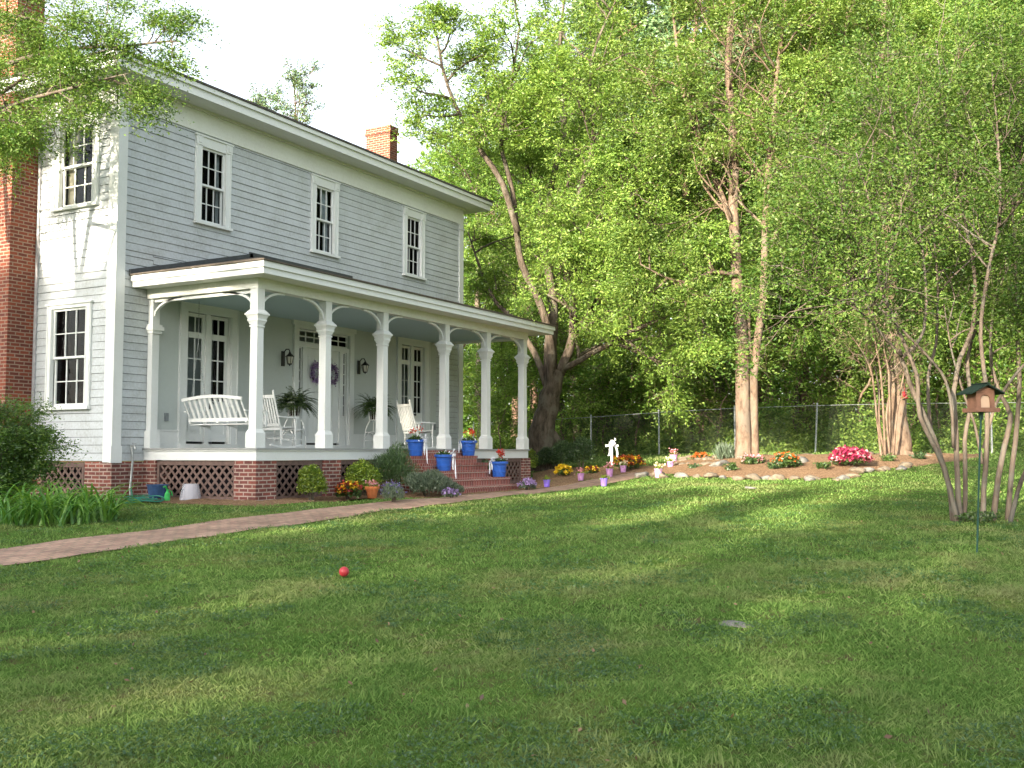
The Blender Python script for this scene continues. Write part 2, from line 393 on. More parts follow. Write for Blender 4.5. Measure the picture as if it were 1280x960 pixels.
# leaves: one rhombus per leaf, all in one mesh
def leaf_arrays(P, size, aspect=.5, flat=.5, rg=rng, up=None):
    n = len(P); size = np.broadcast_to(np.asarray(size, float), (n,))
    d = rg.normal(size=(n,3)); d[:,2] *= .6
    if up is not None: d = d*.35 + up
    d /= np.linalg.norm(d, axis=1, keepdims=True)
    nr = rg.normal(size=(n,3)); nr[:,2] += flat*2*np.sign(rg.random(n)-.15)
    s = np.cross(d, nr); s /= np.maximum(np.linalg.norm(s, axis=1, keepdims=True), 1e-6)
    L = size[:,None]; W = L*aspect*.5
    V = np.stack([P-d*L*.5, P+s*W-d*L*.08, P+d*L*.5, P-s*W-d*L*.08], 1).reshape(-1,3)
    F = np.arange(4*n, dtype=np.int32).reshape(n,4)
    return V, F
def leaves(name, P, size, mat, parent=None, **kw):
    V, F = leaf_arrays(np.asarray(P, float), size, **kw); return mesh_obj(name, V, F, mat, parent)
def unit(v):
    v = np.asarray(v, float); return v/max(np.linalg.norm(v), 1e-9)

class Wood:
    """collects limbs (polylines with radii) and leaf anchor points"""
    def __init__(s, rg): s.rg = rg; s.L = []; s.A = []
    def limb(s, P, r0, r1, n=6):
        P = np.asarray(P, float); rad = np.linspace(r0, r1, len(P)); s.L.append((P, rad, n)); return P
    def curve(s, pts, r, n=8, sub=3):
        """smooth a hand-placed polyline; r: radii at its points"""
        P = np.asarray(pts, float); m = len(P); tt = np.linspace(0, m-1, (m-1)*sub+1)
        out = []
        for t_ in tt:
            i = min(int(t_), m-2); f = t_-i
            p0 = P[max(i-1,0)]; p1 = P[i]; p2 = P[i+1]; p3 = P[min(i+2,m-1)]
            out.append(.5*((2*p1)+(-p0+p2)*f+(2*p0-5*p1+4*p2-p3)*f*f+(-p0+3*p1-3*p2+p3)*f**3))
        out = np.array(out); rad = np.interp(tt, np.arange(m), r)
        out += s.rg.normal(size=out.shape)*rad[:,None]*.12
        s.L.append((out, rad, n)); return out
    def grow(s, p, d, length, r, level, wob=.25, up=.05, kids=(5,4), ratio=.55, minr=.006, spread=.9, droop=0.0):
        rg = s.rg; n = max(3, int(4+length)); d = unit(d); P = [np.array(p, float)]; D = []
        for i in range(n):
            d = unit(d + rg.normal(size=3)*wob*.5 + np.array([0,0,up-droop*i/n])); D.append(d); P.append(P[-1]+d*length/n)
        P = np.array(P); s.limb(P, r, max(r*.35, minr*.6), 6 if level > 1 else (4 if level == 1 else 3))
        if level == 0:
            s.A.append(P[1:]); return
        if level == 1: s.A.append(P[n//2:])
        k = kids[-level] if level <= len(kids) else kids[0]
        for j in range(k):
            t_ = .25+.75*(j+rg.random())/k; i = min(int(t_*n), n-1)
            side = rg.normal(size=3); side -= side.dot(D[i])*D[i]; side = unit(side)
            nd = unit(D[i]*(1-.45*spread) + side*spread + np.array([0,0,.1]))
            s.grow(P[i]+(P[i+1]-P[i])*rg.random(), nd, length*ratio*(1.15-.5*t_)*rg.uniform(.8,1.2), max(r*(.55-.2*t_), minr), level-1, wob*1.1, up, kids, ratio, minr, spread, droop)
    def along(s, P, t0, n, length, r, level, out=None, **kw):
        """branches thrown from an existing limb"""
        m = len(P)
        for j in range(n):
            t_ = t0+(1-t0)*(j+s.rg.random())/n; x = t_*(m-1); i = min(int(x), m-2)
            D = unit(P[i+1]-P[i]); side = s.rg.normal(size=3); side -= side.dot(D)*D
            if out is not None: side = unit(side)+np.asarray(out)
            nd = unit(unit(side)+D*.45+np.array([0,0,.15]))
            s.grow(P[i]+(P[i+1]-P[i])*(x-i), nd, length*(1.2-.55*t_)*s.rg.uniform(.75,1.2), r*(1.1-.5*t_), level, **kw)
    def wood_mesh(s):
        V = []; F = []; n = 0
        for P, rad, k in s.L:
            v, f = tube_arrays(P, rad, k, True); V.append(v); F += [tuple(i+n for i in q) for q in f]; n += len(v)
        return np.concatenate(V), F
    def leaf_points(s, count, sig=.22, flat=.55, clump=True):
        A = np.concatenate(s.A); i = s.rg.integers(0, len(A), count)
        w = s.rg.random(len(A))**1.5 if clump else np.ones(len(A)); w /= w.sum(); i = s.rg.choice(len(A), count, p=w)
        # leaves sit along short feathery sprays that start at the twigs and reach outwards
        ctr = A.mean(0); k = 3; o_ = A-ctr; o_[:,2] *= .3; o_ /= np.maximum(np.linalg.norm(o_, axis=1, keepdims=True), .1)
        D = s.rg.normal(size=(len(A),k,3)); D[:,:,2] *= .45; D = D+o_[:,None,:]*.9+np.array([0,0,-.12]); D /= np.linalg.norm(D, axis=2, keepdims=True)
        L = sig*3.0*s.rg.uniform(.5,1.3,(len(A),k)); j = s.rg.integers(0, k, count); t_ = s.rg.random(count)
        d = D[i,j]; off = d*(L[i,j]*t_)[:,None]; off[:,2] -= (t_**2)*L[i,j]*.22
        n_ = s.rg.normal(size=(count,3))*sig*(.34-.16*t_)[:,None]; n_[:,2] *= flat*.8
        s.up = d*.55; P = A[i]+off+n_
        if hasattr(s, 'keep'): k_ = s.keep(P); P = P[k_]; s.up = s.up[k_]
        return P
def tree_obj(name, W, bark, leafm, nleaf, size, loc, label=None, cat='tree', group=None, sig=.22, aspect=.42, flat=.5, clump=True, lflat=.55, clear=None):
    """W in world coordinates when loc is the base"""
    root = thing(name, tuple(loc), label, cat, group)
    V, F = W.wood_mesh(); mesh_obj('trunk', V, F, bark, root, smooth=True)
    P = W.leaf_points(nleaf, sig, lflat, clump)
    if clear:      # few leaves grow on the open side right against the stem
        T = clear[0]; o_ = np.argsort(T[:,2]); lat = P@RT-np.interp(P[:,2], T[o_,2], (T@RT)[o_]); fd_ = P[:,:2]@FW[:2]-np.interp(P[:,2], T[o_,2], (T[:,:2]@FW[:2])[o_])
        hid = (np.abs(lat) < clear[1]*W.rg.uniform(.5,1.1,len(P))) & (fd_ < .3) & (W.rg.random(len(P)) < .93) & (np.sin(P[:,2]*1.9+clear[1]*5) < .55); P = P[~hid]; W.up = W.up[~hid]
    leaves('crown', P, size*W.rg.uniform(.6,1.35,len(P)), leafm, root, aspect=aspect, flat=flat, rg=W.rg, up=W.up)
    return root
def place(root, loc, rz=0, sc=1.0, label=None, group=None, first=False):
    o = root if first else copy_tree(root)
    o.location = tuple(loc); o.rotation_euler.z = rz; o.scale = (sc,sc,sc) if not isinstance(sc, tuple) else sc
    if label: o['label'] = label
    if group: o['group'] = group
    return o
# ------------------------------------------------------------------ ground
def axis_pts(lo, hi, step, far0, far1):
    core = np.arange(lo, hi+1e-6, step); a = lo-np.geomspace(step, lo-far0, 26)[::-1]; b = hi+np.geomspace(step, far1-hi, 26)
    return np.concatenate([a, core, b])
gx = axis_pts(-3, 42, .22, -260, 360); gy = axis_pts(-9, 26, .22, -260, 330)
GX, GY = np.meshgrid(gx, gy); GZ = gza(GX, GY)
nx, ny = len(gx), len(gy)
I = np.arange(nx*ny).reshape(ny, nx)
F = np.stack([I[:-1,:-1], I[:-1,1:], I[1:,1:], I[1:,:-1]], -1).reshape(-1,4)
gnd = mesh_obj('lawn', np.stack([GX, GY, GZ], -1).reshape(-1,3), F, M['ground'], smooth=True)
tag(gnd, kind='structure')
# woodland floor beyond the fence line
FB = [at(560, 565, 44), at(739, 565, 39), at(824, 565, 36.4), at(919, 565, 34), at(1019, 565, 32), at(1125, 565, 31), at(1290, 565, 30.5)]
fdx = np.array([np.array(p)@FW for p in FB]); fpx = np.array([np.array(p)@RT for p in FB])
Pd = GX*FW[0]+GY*FW[1]; Pr = GX*RT[0]+GY*RT[1]
lim = np.interp(Pr, fpx, fdx) + .7*np.sin(Pr*1.3)+.5*np.sin(Pr*2.9)
wood = np.clip((Pd-lim-0.5)/1.5, 0, 1).ravel().astype(np.float32)
ca = gnd.data.attributes.new('wood', 'FLOAT', 'POINT'); ca.data.foreach_set('value', wood)

def sheet(name, poly, mat, dz, step=.18, kind='structure', jit=0.0, uv=False, mound=0.0):
    """terrain-following sheet filling a ground polygon"""
    poly = np.asarray(poly, float)[:, :2]
    import mathutils.geometry as mg
    bm_pts = [Vector((p[0], p[1])) for p in poly]
    xs = np.arange(poly[:,0].min(), poly[:,0].max(), step); ys = np.arange(poly[:,1].min(), poly[:,1].max(), step)
    X, Y = np.meshgrid(xs, ys); X = X.ravel(); Y = Y.ravel(); ins = inside(X, Y, poly)
    pts = bm_pts + [Vector((a, b)) for a, b, c in zip(X, Y, ins) if c]
    n = len(bm_pts)
    vs, es, fs, *_ = mg.delaunay_2d_cdt(pts, [(i, (i+1) % n) for i in range(n)], [list(range(n))], 1, 1e-4)
    vx = np.array([v.x for v in vs]); vy = np.array([v.y for v in vs])
    z = gza(vx, vy)+dz
    if mound: z += mound*np.clip(polydist(vx, vy, poly)/1.0, 0, 1)**.5 + rng.normal(size=len(z))*.012
    o = mesh_obj(name, np.stack([vx, vy, z], 1), [tuple(f) for f in fs], mat, smooth=True); tag(o, kind=kind)
    if uv: boxuv(o.data)
    return o
def inside(X, Y, poly):
    r = np.zeros(len(X), bool); n = len(poly)
    for i in range(n):
        x0, y0 = poly[i]; x1, y1 = poly[(i+1) % n]
        if y0 == y1: continue
        c = ((y0 > Y) != (y1 > Y)) & (X < (x1-x0)*(Y-y0)/(y1-y0)+x0); r ^= c
    return r
def polydist(X, Y, poly):
    d = np.full(len(X), 1e9); n = len(poly)
    for i in range(n):
        a = poly[i]; b = poly[(i+1) % n]; ab = b-a; t_ = np.clip(((X-a[0])*ab[0]+(Y-a[1])*ab[1])/max(ab@ab, 1e-9), 0, 1)
        d = np.minimum(d, np.hypot(X-a[0]-t_*ab[0], Y-a[1]-t_*ab[1]))
    return d
def dense(poly, k=6, wob=.05):
    out = []; n = len(poly)
    for i in range(n):
        a = np.asarray(poly[i][:2], float); b = np.asarray(poly[(i+1) % n][:2], float); m = max(1, int(np.linalg.norm(b-a)*k/2))
        for j in range(m): out.append(a+(b-a)*j/m+rng.normal(size=2)*wob)
    return np.array(out)
# brick walk: centre line in world metres (house frame)
PC = np.array([[3.2,10.2],[5.5,10.55],[8,10.8],[10.5,10.95],[13,10.95],[15.5,11.0],[18,11.05],[20.1,11.0],[22,10.7],[23.8,10.2],[25.2,9.7]])
PATH_HALF = np.interp(np.linspace(0,1,len(PC)), [0,.6,.8,1], [.62,.62,.72,.8])
def offs(Cn, w):
    T = np.gradient(Cn, axis=0); T /= np.linalg.norm(T, axis=1, keepdims=True); Nn = np.stack([-T[:,1], T[:,0]], 1); return Cn+Nn*w[:,None]
PC2 = np.stack([np.interp(np.linspace(0,10,60), np.arange(11), PC[:,0]), np.interp(np.linspace(0,10,60), np.arange(11), PC[:,1])], 1)
for _ in range(4): PC2[1:-1] = (PC2[:-2]+PC2[1:-1]*2+PC2[2:])/4
PH2 = np.interp(np.linspace(0,10,60), np.arange(11), PATH_HALF)
pathpoly = np.vstack([offs(PC2, PH2), offs(PC2, -PH2)[::-1]])+rng.normal(size=(120,2))*.012
sheet('brick_path', pathpoly, M['walk'], .014, .12, uv=True)
# mulch beds
bed_house = dense([(13.0,16.6),(12.95,15.9),(13.5,15.5),(13.65,13.1),(14.0,12.75),(16,12.6),(17.2,12.3),(18.3,11.72),(18.8,11.62),(21.5,11.62),(22.6,11.35),(24.4,10.75),(25.6,10.3),(26.6,10.2),(27.0,11.2),(27.6,13.4),(26.5,14.2),(25.2,13.6),(25.2,16.2),(13.6,16.2)], 5, .05)
sheet('mulch_bed', bed_house, M['mulch'], .008, .15, mound=.05)
gb = [hit(792,590),hit(862,596),hit(930,599),hit(1000,599),hit(1068,598),hit(1078,590),hit(1140,583),hit(1195,577),hit(1235,568.5),hit(1150,569),hit(1040,570.5),hit(950,571.5),hit(880,574),hit(835,579)]
bed_tree = dense([p[:2] for p in gb], 5, .05)
sheet('garden_bed', bed_tree, M['mulch'], .008, .15, mound=.07)

# ------------------------------------------------------------------ house
XL, XR, YF, YB = 13.56, 25.9, 16.28, 23.1
HB = -.17                       # underside of the siding
WT = 6.68                       # underside of the frieze
FLZ = .08                       # porch floor
house = thing('farmhouse', (XL, YF, gz(XL, YF)), 'two-storey white clapboard farmhouse with a long columned front porch', 'house')
def fr(u, w, v): return (u, YF-w, v)      # front wall: u along X, w outwards
def sd_(u, w, v): return (XL-w, u, v)     # end wall: u along Y, w outwards
def wbox(mb, f, u0, u1, v0, v1, w0, w1):
    P = [f(u0,w0,v0), f(u1,w0,v0), f(u1,w1,v0), f(u0,w1,v0), f(u0,w0,v1), f(u1,w0,v1), f(u1,w1,v1), f(u0,w1,v1)]
    if f is fr: P = [P[3],P[2],P[1],P[0],P[7],P[6],P[5],P[4]]
    else: P = [P[3],P[2],P[1],P[0],P[7],P[6],P[5],P[4]][::1]
    mb.hexa(P)
EXPO = .152
def clap(name, f, u0, u1, v0, v1, holes):
    mb = MB(); bk = MB(); v = v0; k = 0
    while v < v1-.01:
        h = min(EXPO, v1-v); iv = [(u0, u1)]
        for (a, b, c, d) in holes:
            if c < v+h*.6 and d > v+h*.4:
                nv = []
                for (s, e) in iv:
                    if b <= s or a >= e: nv.append((s, e)); continue
                    if a > s: nv.append((s, a))
                    if b < e: nv.append((b, e))
                iv = nv
        for (s, e) in iv:
            cuts = [s]; x = s+rng.uniform(1.5, 4.2)
            while x < e-.6: cuts.append(x); x += rng.uniform(2.2, 4.4)
            cuts.append(e)
            for a, b in zip(cuts[:-1], cuts[1:]):
                j = rng.normal()*.003; a2 = a+.0012; b2 = b-.0012
                P = [f(a2,.027+j,v+.007), f(b2,.027+j,v+.007), f(b2,0,v+.007), f(a2,0,v+.007), f(a2,.012,v+h), f(b2,.012,v+h), f(b2,0,v+h), f(a2,0,v+h)]
                mb.hexa(P)
        for (a, b, c, d) in holes:
            if c < v+h*.6 and d > v+h*.4:      # the rest of a board notched round an opening
                for (e0_, e1_) in ((v+.011, min(c, v+h)), (max(d, v+.011), v+h)):
                    if e1_-e0_ > .004:
                        w0_ = .032-.02*(e0_-v)/h; w1_ = .032-.02*(e1_-v)/h
                        mb.hexa([f(a,w0_,e0_), f(b,w0_,e0_), f(b,0,e0_), f(a,0,e0_), f(a,w1_,e1_), f(b,w1_,e1_), f(b,0,e1_), f(a,0,e1_)])
        v += h
    o = mb.build(name, M['siding'], house)
    # dark backing cut round the openings; shows between boards as painted shadow lines
    us = sorted({u0, u1, *[min(max(x, u0), u1) for h_ in holes for x in h_[:2]]})
    for a, b in zip(us[:-1], us[1:]):
        mid = (a+b)/2; vs = [(v0, v1)]
        for (p, q, c, d) in holes:
            if p < mid < q:
                nv = []
                for (s, e) in vs:
                    if d <= s or c >= e: nv.append((s, e)); continue
                    if c > s: nv.append((s, c))
                    if d < e: nv.append((d, e))
                vs = nv
        for (s, e) in vs: wbox(bk, f, a, b, s, e, -.06, -.004)
    bk.build('lap_shadow_sheet', M['backing'], house)
    return o
UPW = [(15.62, 16.28), (19.29, 20.0), (23.06, 23.80)]     # upper front windows, glass width
UPW = [(15.64, 16.32), (19.30, 19.98), (23.08, 23.76)]
def casing(f, u0, u1, v0, v1, cw=.17, head=.2, sill=True, par=house, name='window', corner=False):
    """outer frame; returns it so the sashes can hang under it"""
    mb = MB()
    wbox(mb, f, u0-cw, u0, v0, v1+head, -.02, .055); wbox(mb, f, u1, u1+cw, v0, v1+head, -.02, .055)
    wbox(mb, f, u0, u1, v1, v1+head, -.02, .053)
    wbox(mb, f, u0-cw+.02, u0-cw+.045, v0, v1+head, .055, .068); wbox(mb, f, u1+cw-.045, u1+cw-.02, v0, v1+head, .055, .068)
    wbox(mb, f, u0-.03, u0-.005, v0, v1, .055, .066); wbox(mb, f, u1+.005, u1+.03, v0, v1, .055, .066)
    wbox(mb, f, u0-cw-.03, u1+cw+.03, v1+head, v1+head+.035, -.02, .085)
    if corner:
        for u in (u0-cw, u1): wbox(mb, f, u-.004, u+cw+.004, v1+.01, v1+head-.004, .055, .075); wbox(mb, f, u+.05, u+cw-.05, v1+.055, v1+head-.05, .075, .09)
    o = mb.build(name, M['trim'], par)
    if sill:
        s = MB(); wbox(s, f, u0-cw-.02, u1+cw+.02, v0-.055, v0, -.02, .11); s.build('sill', M['trim'], o)
    return o
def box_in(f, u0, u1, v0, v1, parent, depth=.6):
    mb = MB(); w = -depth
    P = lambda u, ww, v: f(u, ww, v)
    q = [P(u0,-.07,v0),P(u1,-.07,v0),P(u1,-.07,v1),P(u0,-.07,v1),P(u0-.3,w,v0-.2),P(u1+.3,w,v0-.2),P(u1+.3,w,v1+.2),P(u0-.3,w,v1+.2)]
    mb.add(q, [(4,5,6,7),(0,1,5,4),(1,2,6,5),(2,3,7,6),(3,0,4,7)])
    mb.build('room_recess', M['dark'], parent)  # black box painted as the unlit room behind the glass
def sash(f, u0, u1, v0, v1, cols, rows, parent, w=.0, fr_=.045, mun=.02, bot=None, name='sash'):
    mb = MB(); d0, d1 = w-.035, w
    bot = fr_ if bot is None else bot
    wbox(mb, f, u0, u0+fr_, v0, v1, d0, d1); wbox(mb, f, u1-fr_, u1, v0, v1, d0, d1)
    wbox(mb, f, u0+fr_, u1-fr_, v0, v0+bot, d0, d1); wbox(mb, f, u0+fr_, u1-fr_, v1-fr_, v1, d0, d1)
    for k in range(1, cols):
        u = u0+fr_+(u1-u0-2*fr_)*k/cols; wbox(mb, f, u-mun/2, u+mun/2, v0+bot, v1-fr_, d0+.006, d1-.006)
    for k in range(1, rows):
        v = v0+bot+(v1-v0-bot-fr_)*k/rows; wbox(mb, f, u0+fr_, u1-fr_, v-mun/2, v+mun/2, d0+.008, d1-.008)
    o = mb.build(name, M['trim'], parent)
    g = MB(); wg = (d0+d1)/2-.012
    g.add([f(u0+fr_,wg,v0+bot), f(u1-fr_,wg,v0+bot), f(u1-fr_,wg,v1-fr_), f(u0+fr_,wg,v1-fr_)], [(0,1,2,3)])
    return o, g
def window(f, u0, u1, v0, v1, curtain=None, corner=False, cw=.17, head=.2):
    c = casing(f, u0, u1, v0, v1, corner=corner, cw=cw, head=head)
    m_ = (v0+v1)/2
    o1, g1 = sash(f, u0, u1, m_-.02, v1, 3, 2, c, w=.005, name='upper_sash'); o2, g2 = sash(f, u0, u1, v0, m_+.02, 3, 2, c, w=-.04, bot=.07, name='lower_sash')
    g1.build('glass', M['glass'], c); g2.build('glass', M['glass'], c)
    box_in(f, u0, u1, v0, v1, c)
    if curtain:
        mb = MB(); n = 22
        for sgn in (0, 1):
            V = []; wd = (u1-u0)*curtain[1]
            for i in range(n+1):
                t_ = i/n; a = (u0 if sgn == 0 else u1-wd)+wd*t_
                for zz in (v1, v0+(v1-v0)*.45, v0):
                    pull = 1.0 if zz > m_+.1 else .55
                    uu = (u0+wd*t_*pull) if sgn == 0 else (u1-wd*(1-t_)*pull)
                    V.append(f(uu, -.16-.02*math.sin(i*2.1), zz))
            mb.add(V, [(i*3+j, (i+1)*3+j, (i+1)*3+j+1, i*3+j+1) for i in range(n) for j in range(2)])
        mb.build('curtain', curtain[0], c)
    return c
Z0U, Z1U = 4.80, 6.40
Z0W, Z1W = 4.83, 6.46
Z0L, Z1L = .88, 2.82
hol = [(a-.17, b+.17, Z0U-.05, Z1U+.23) for a, b in UPW]
clap('front_siding', fr, XL+.17, XR-.17, 4.5-.152*4, WT, hol)
clap('front_siding', fr, XL+.17, 14.43-.0, HB, 4.5-.152*4, [])
clap('front_siding', fr, 24.55, XR-.17, FLZ, 3.1, [])
clap('front_siding', fr, 14.43, XR-.17, 3.1, 3.892, [])
clap('side_siding', sd_, YF+.2, 18.52, HB, WT, [(16.96-.17, 17.93+.17, Z0W-.05, Z1W+.23), (17.04-.15, 18.04+.15, Z0L-.05, Z1L+.09)])
for i, (a, b) in enumerate(UPW):
    window(fr, a, b, Z0U, Z1U, curtain=(M['curtain_w'], .48) if i == 1 else ((M['curtain_w'], .2) if i == 0 else None), corner=True)
window(sd_, 16.96, 17.93, Z0W, Z1W, curtain=(M['curtain'], .36))
window(sd_, 17.04, 18.04, Z0L, Z1L, cw=.15, head=.07)
# corner boards
mb = MB()
wbox(mb, fr, XL-.045, XL+.17, HB-.02, WT-.001, 0, .05); wbox(mb, sd_, YF, YF+.2, HB-.02, WT-.001, -.05, .045)
mb.build('corner_board', M['trim'], house)
mb = MB(); wbox(mb, fr, XL-.07, XL+.2, WT-.16, WT-.11, 0, .075); wbox(mb, sd_, YF, YF+.23, WT-.16, WT-.11, 0, .07); mb.build('corner_moulding', M['trim'], house)
mb = MB(); wbox(mb, fr, XL-.06, XL+.185, WT-.28, WT-.25, 0, .065); mb.build('corner_moulding', M['trim'], house)
mb = MB(); wbox(mb, fr, XL-.065, XL+.19, HB-.03, .12, 0, .06); mb.build('corner_base', M['trim'], house)
mb = MB(); wbox(mb, fr, XR-.17, XR+.045, FLZ, WT-.001, 0, .05); mb.build('corner_board', M['trim'], house)
mb = MB(); wbox(mb, fr, XR-.2, XR+.07, WT-.16, WT-.11, 0, .075); mb.build('corner_moulding', M['trim'], house)
mb = MB(); wbox(mb, sd_, 18.52, 18.6, HB, WT, -.02, .05); mb.build('chimney_board', simple('grey_trim_board', (.38,.38,.40)), house)
# frieze, soffit, cornice
SO = 7.17; FT = 7.43; OV = .6
mb = MB(); wbox(mb, fr, XL-.045, XR+.045, WT, SO, -.05, .05); wbox(mb, sd_, YF, YB, WT, SO, -.05, .045)
wbox(mb, fr, XL-.07, XR+.07, SO-.05, SO-.002, .05, .1); wbox(mb, sd_, YF, YB, SO-.05, SO-.002, .045, .1)
mb.box(XR-.05, XR+.045, YF, YB, WT, SO)
mb.build('frieze', M['soffit'], house)
mb = MB(); mb.box(XL-OV, XR+OV, YF-OV, YF, SO, SO+.03); mb.box(XL-OV, XL, YF, YB+OV, SO, SO+.03); mb.box(XR, XR+OV, YF, YB+OV, SO, SO+.03); mb.build('soffit', M['trim'], house)
mb = MB(); e = .022
for (a, b, c, d) in ((SO-.012, SO+.15, e, .0), (SO+.15, FT-.02, e+.05, .0)):
    mb.box(XL-OV-c, XR+OV+c, YF-OV-c, YF-OV, a, b); mb.box(XL-OV-c, XL-OV, YF-OV, YB+OV, a, b); mb.box(XR+OV, XR+OV+c, YF-OV, YB+OV, a, b)
mb.build('fascia', M['trim'], house)
# hip roof
ex0, ex1, ey0, ey1 = XL-OV-.1, XR+OV+.1, YF-OV-.1, YB+OV+.1; ry = (ey0+ey1)/2; hw = (ey1-ey0)/2; rz_ = FT+hw*.36
mb = MB(); mb.add([(ex0,ey0,FT-.015),(ex1,ey0,FT-.015),(ex1,ey1,FT-.015),(ex0,ey1,FT-.015),(ex0+hw,ry,rz_),(ex1-hw,ry,rz_),
   (ex0,ey0,FT+.025),(ex1,ey0,FT+.025),(ex1,ey1,FT+.025),(ex0,ey1,FT+.025)],
   [(6,7,5,4),(7,8,5),(8,9,4,5),(9,6,4),(0,1,7,6),(1,2,8,7),(2,3,9,8),(3,0,6,9),(0,3,2,1)])
mb.build('roof', M['roof'], house)
# other walls (unseen sides)
mb = MB(); mb.box(XL+.02, XR-.07, YF+.7, YF+.72, HB, SO); mb.box(XL, XR, YB, YB+.02, HB, SO); mb.box(XR-.03, XR, YF+.05, YB, HB, WT); mb.build('rear_wall', M['siding'], house)
mb = MB(); wbox(mb, sd_, 18.6, YB, HB, WT, -.06, 0); mb.build('wall_panel', M['siding'], house)
# chimneys
ch = MB(); g0 = gz(13.2, 19.5)-.2
ch.box(12.94, XL-.003, 18.6, 20.8, g0, 4.0); ch.box(12.94, XL-.003, 18.6, 20.8, 4.0, 11.0)
c1 = ch.build('chimney', M['brick'], house, uv=True)
ch = MB(); ch.box(25.5, 25.89, 18.6, 19.5, 7.3, 9.72); ch.box(25.46, 25.93, 18.56, 19.54, 9.72, 9.80); ch.box(25.48, 25.91, 18.58, 19.52, 9.80, 9.95)
c2 = ch.build('chimney', M['brick'], house, uv=True)
ch = MB(); ch.prism([(18.55,7.4),(19.55,7.4),(19.55,8.75),(18.55,8.4)], 0, 25.47, 25.92); ch.prism([(18.4,7.5),(19.7,7.5),(19.1,8.9)], 0, 25.05, 25.47); ch.build('flashing', M['flash'], c2)
# foundation
gy_ = lambda x, y: gz(x, y)-.25
fd = MB()
fd.box(XL-.015, 14.43, YF-.025, YF+.3, gy_(XL, YF), HB-.012)
fd.box(XL-.02, XL+.3, YF+.3, YF+.72, gy_(XL, YF), HB-.012)
f2_ = MB(); f2_.box(XL-.02, XL+.3, 18.3, 19.0, gy_(XL, 18.5), HB-.012); f2_.build('brick_pier', M['brick_old'], house, uv=True)
fd.build('foundation', M['brick_old'], house, uv=True)
# near-black sheets painted as the darkness of the crawl space
mb = MB(); mb.box(14.9, 25.0, 14.2, 14.25, -1.2, -.18); mb.box(XL+.45, XL+.5, YF+.3, YB, -1.2, -.2); mb.box(14.9, 14.95, 13.8, 16.2, -1.2, -.18); mb.build('crawl_space_dark', M['dark'], house)
def lattice(f, u0, u1, v0, v1, w, name='lattice_panel'):
    fr2 = MB(); s = .06
    wbox(fr2, f, u0, u0+s, v0, v1, w-.03, w+.015); wbox(fr2, f, u1-s, u1, v0, v1, w-.03, w+.015); wbox(fr2, f, u0+s, u1-s, v1-.09, v1, w-.03, w+.015); wbox(fr2, f, u0+s, u1-s, v0, v0+s, w-.03, w+.012)
    a, b, c, d = u0+s, u1-s, v0+s, v1-.09
    sp = .19; t_ = .040
    k = a-(d-c)
    while k < b:
        for sg in (1, -1):
            # strip running at 45 degrees, clipped to the opening
            if sg == 1: p0 = (k, c); p1 = (k+(d-c), d)
            else: p0 = (k, d); p1 = (k+(d-c), c)
            (x0, y0), (x1, y1) = p0, p1
            def cl(xv): return y0+(y1-y0)*(xv-x0)/(x1-x0)
            if x0 < a: y0n = cl(a); x0n = a
            else: y0n, x0n = y0, x0
            if x1 > b: y1n = cl(b); x1n = b
            else: y1n, x1n = y1, x1
            if x1n-x0n < .03: continue
            ww = w-.004 if sg == 1 else w-.014
            q = t_*.8
            fr2.hexa([f(x0n,ww-.008,y0n-q), f(x1n,ww-.008,y1n-q), f(x1n,ww,y1n-q), f(x0n,ww,y0n-q), f(x0n,ww-.008,y0n+q), f(x1n,ww-.008,y1n+q), f(x1n,ww,y1n+q), f(x0n,ww,y0n+q)])
        k += sp
    return fr2.build(name, M['lattice'], house)
lattice(sd_, YF+.75, 18.3, -.86, HB-.03, 0.0)

# ------------------------------------------------------------------ porch
PX0, PX1, PY = 14.39, 24.5, 13.46
POST = [14.39, 16.33, 18.24, 20.68, 22.59, 24.5]
sd2 = lambda u, w, v: (PX0-.06-w, u, v)
fp = lambda u, w, v: (u, PY-.08-w, v)
mb = MB(); mb.box(PX0-.14, PX1+.14, PY-.16, YF-.034, FLZ-.035, FLZ); mb.build('porch_floor', M['floor'], house)
mb = MB(); mb.box(21.52, PX1+.1, PY-.12, PY-.08, -.15, FLZ-.036); mb.box(PX1+.06, PX1+.1, PY-.08, YF-.03, -.15, FLZ-.036); mb.build('porch_skirt', M['trim'], house)
mb = MB(); mb.box(PX0-.1, 18.78, PY-.12, PY-.08, -.15, FLZ-.036); mb.box(PX0-.1, PX0-.06, PY-.08, YF-.03, -.15, FLZ-.036)
mb.box(PX0-.12, 18.78, PY-.14, PY-.12, FLZ-.06, FLZ-.036); mb.box(PX0-.12, PX0-.1, PY-.12, YF-.03, FLZ-.06, FLZ-.036)
mb.build('porch_skirt', M['trim'], house)
def pier(x0, x1, y0, y1):
    m_ = MB(); m_.box(x0, x1, y0, y1, gy_(x0, y0), -.152); m_.build('brick_pier', M['brick_old'], house, uv=True)
pier(PX0-.09, PX0+.45, PY-.11, PY+.42)
for x in POST[1:3]: pier(x-.14, x+.4, PY-.11, PY+.3)
for x in POST[3:]: pier(x-.2, x+.25, PY-.11, PY+.3)
pier(PX0-.09, PX0+.3, YF-.36, YF-.03)
lattice(lambda u, w, v: (PX0-.09-w, u, v), PY+.42, YF-.36, -.88, -.155, -.05)
lattice(lambda u, w, v: (u, PY-.11-w, v), PX0+.45, POST[1]-.14, -.88, -.155, -.05)
lattice(lambda u, w, v: (u, PY-.11-w, v), POST[1]+.4, POST[2]-.14, -.88, -.155, -.05)
lattice(lambda u, w, v: (u, PY-.11-w, v), 21.6, POST[4]-.2, -.82, -.155, -.05)
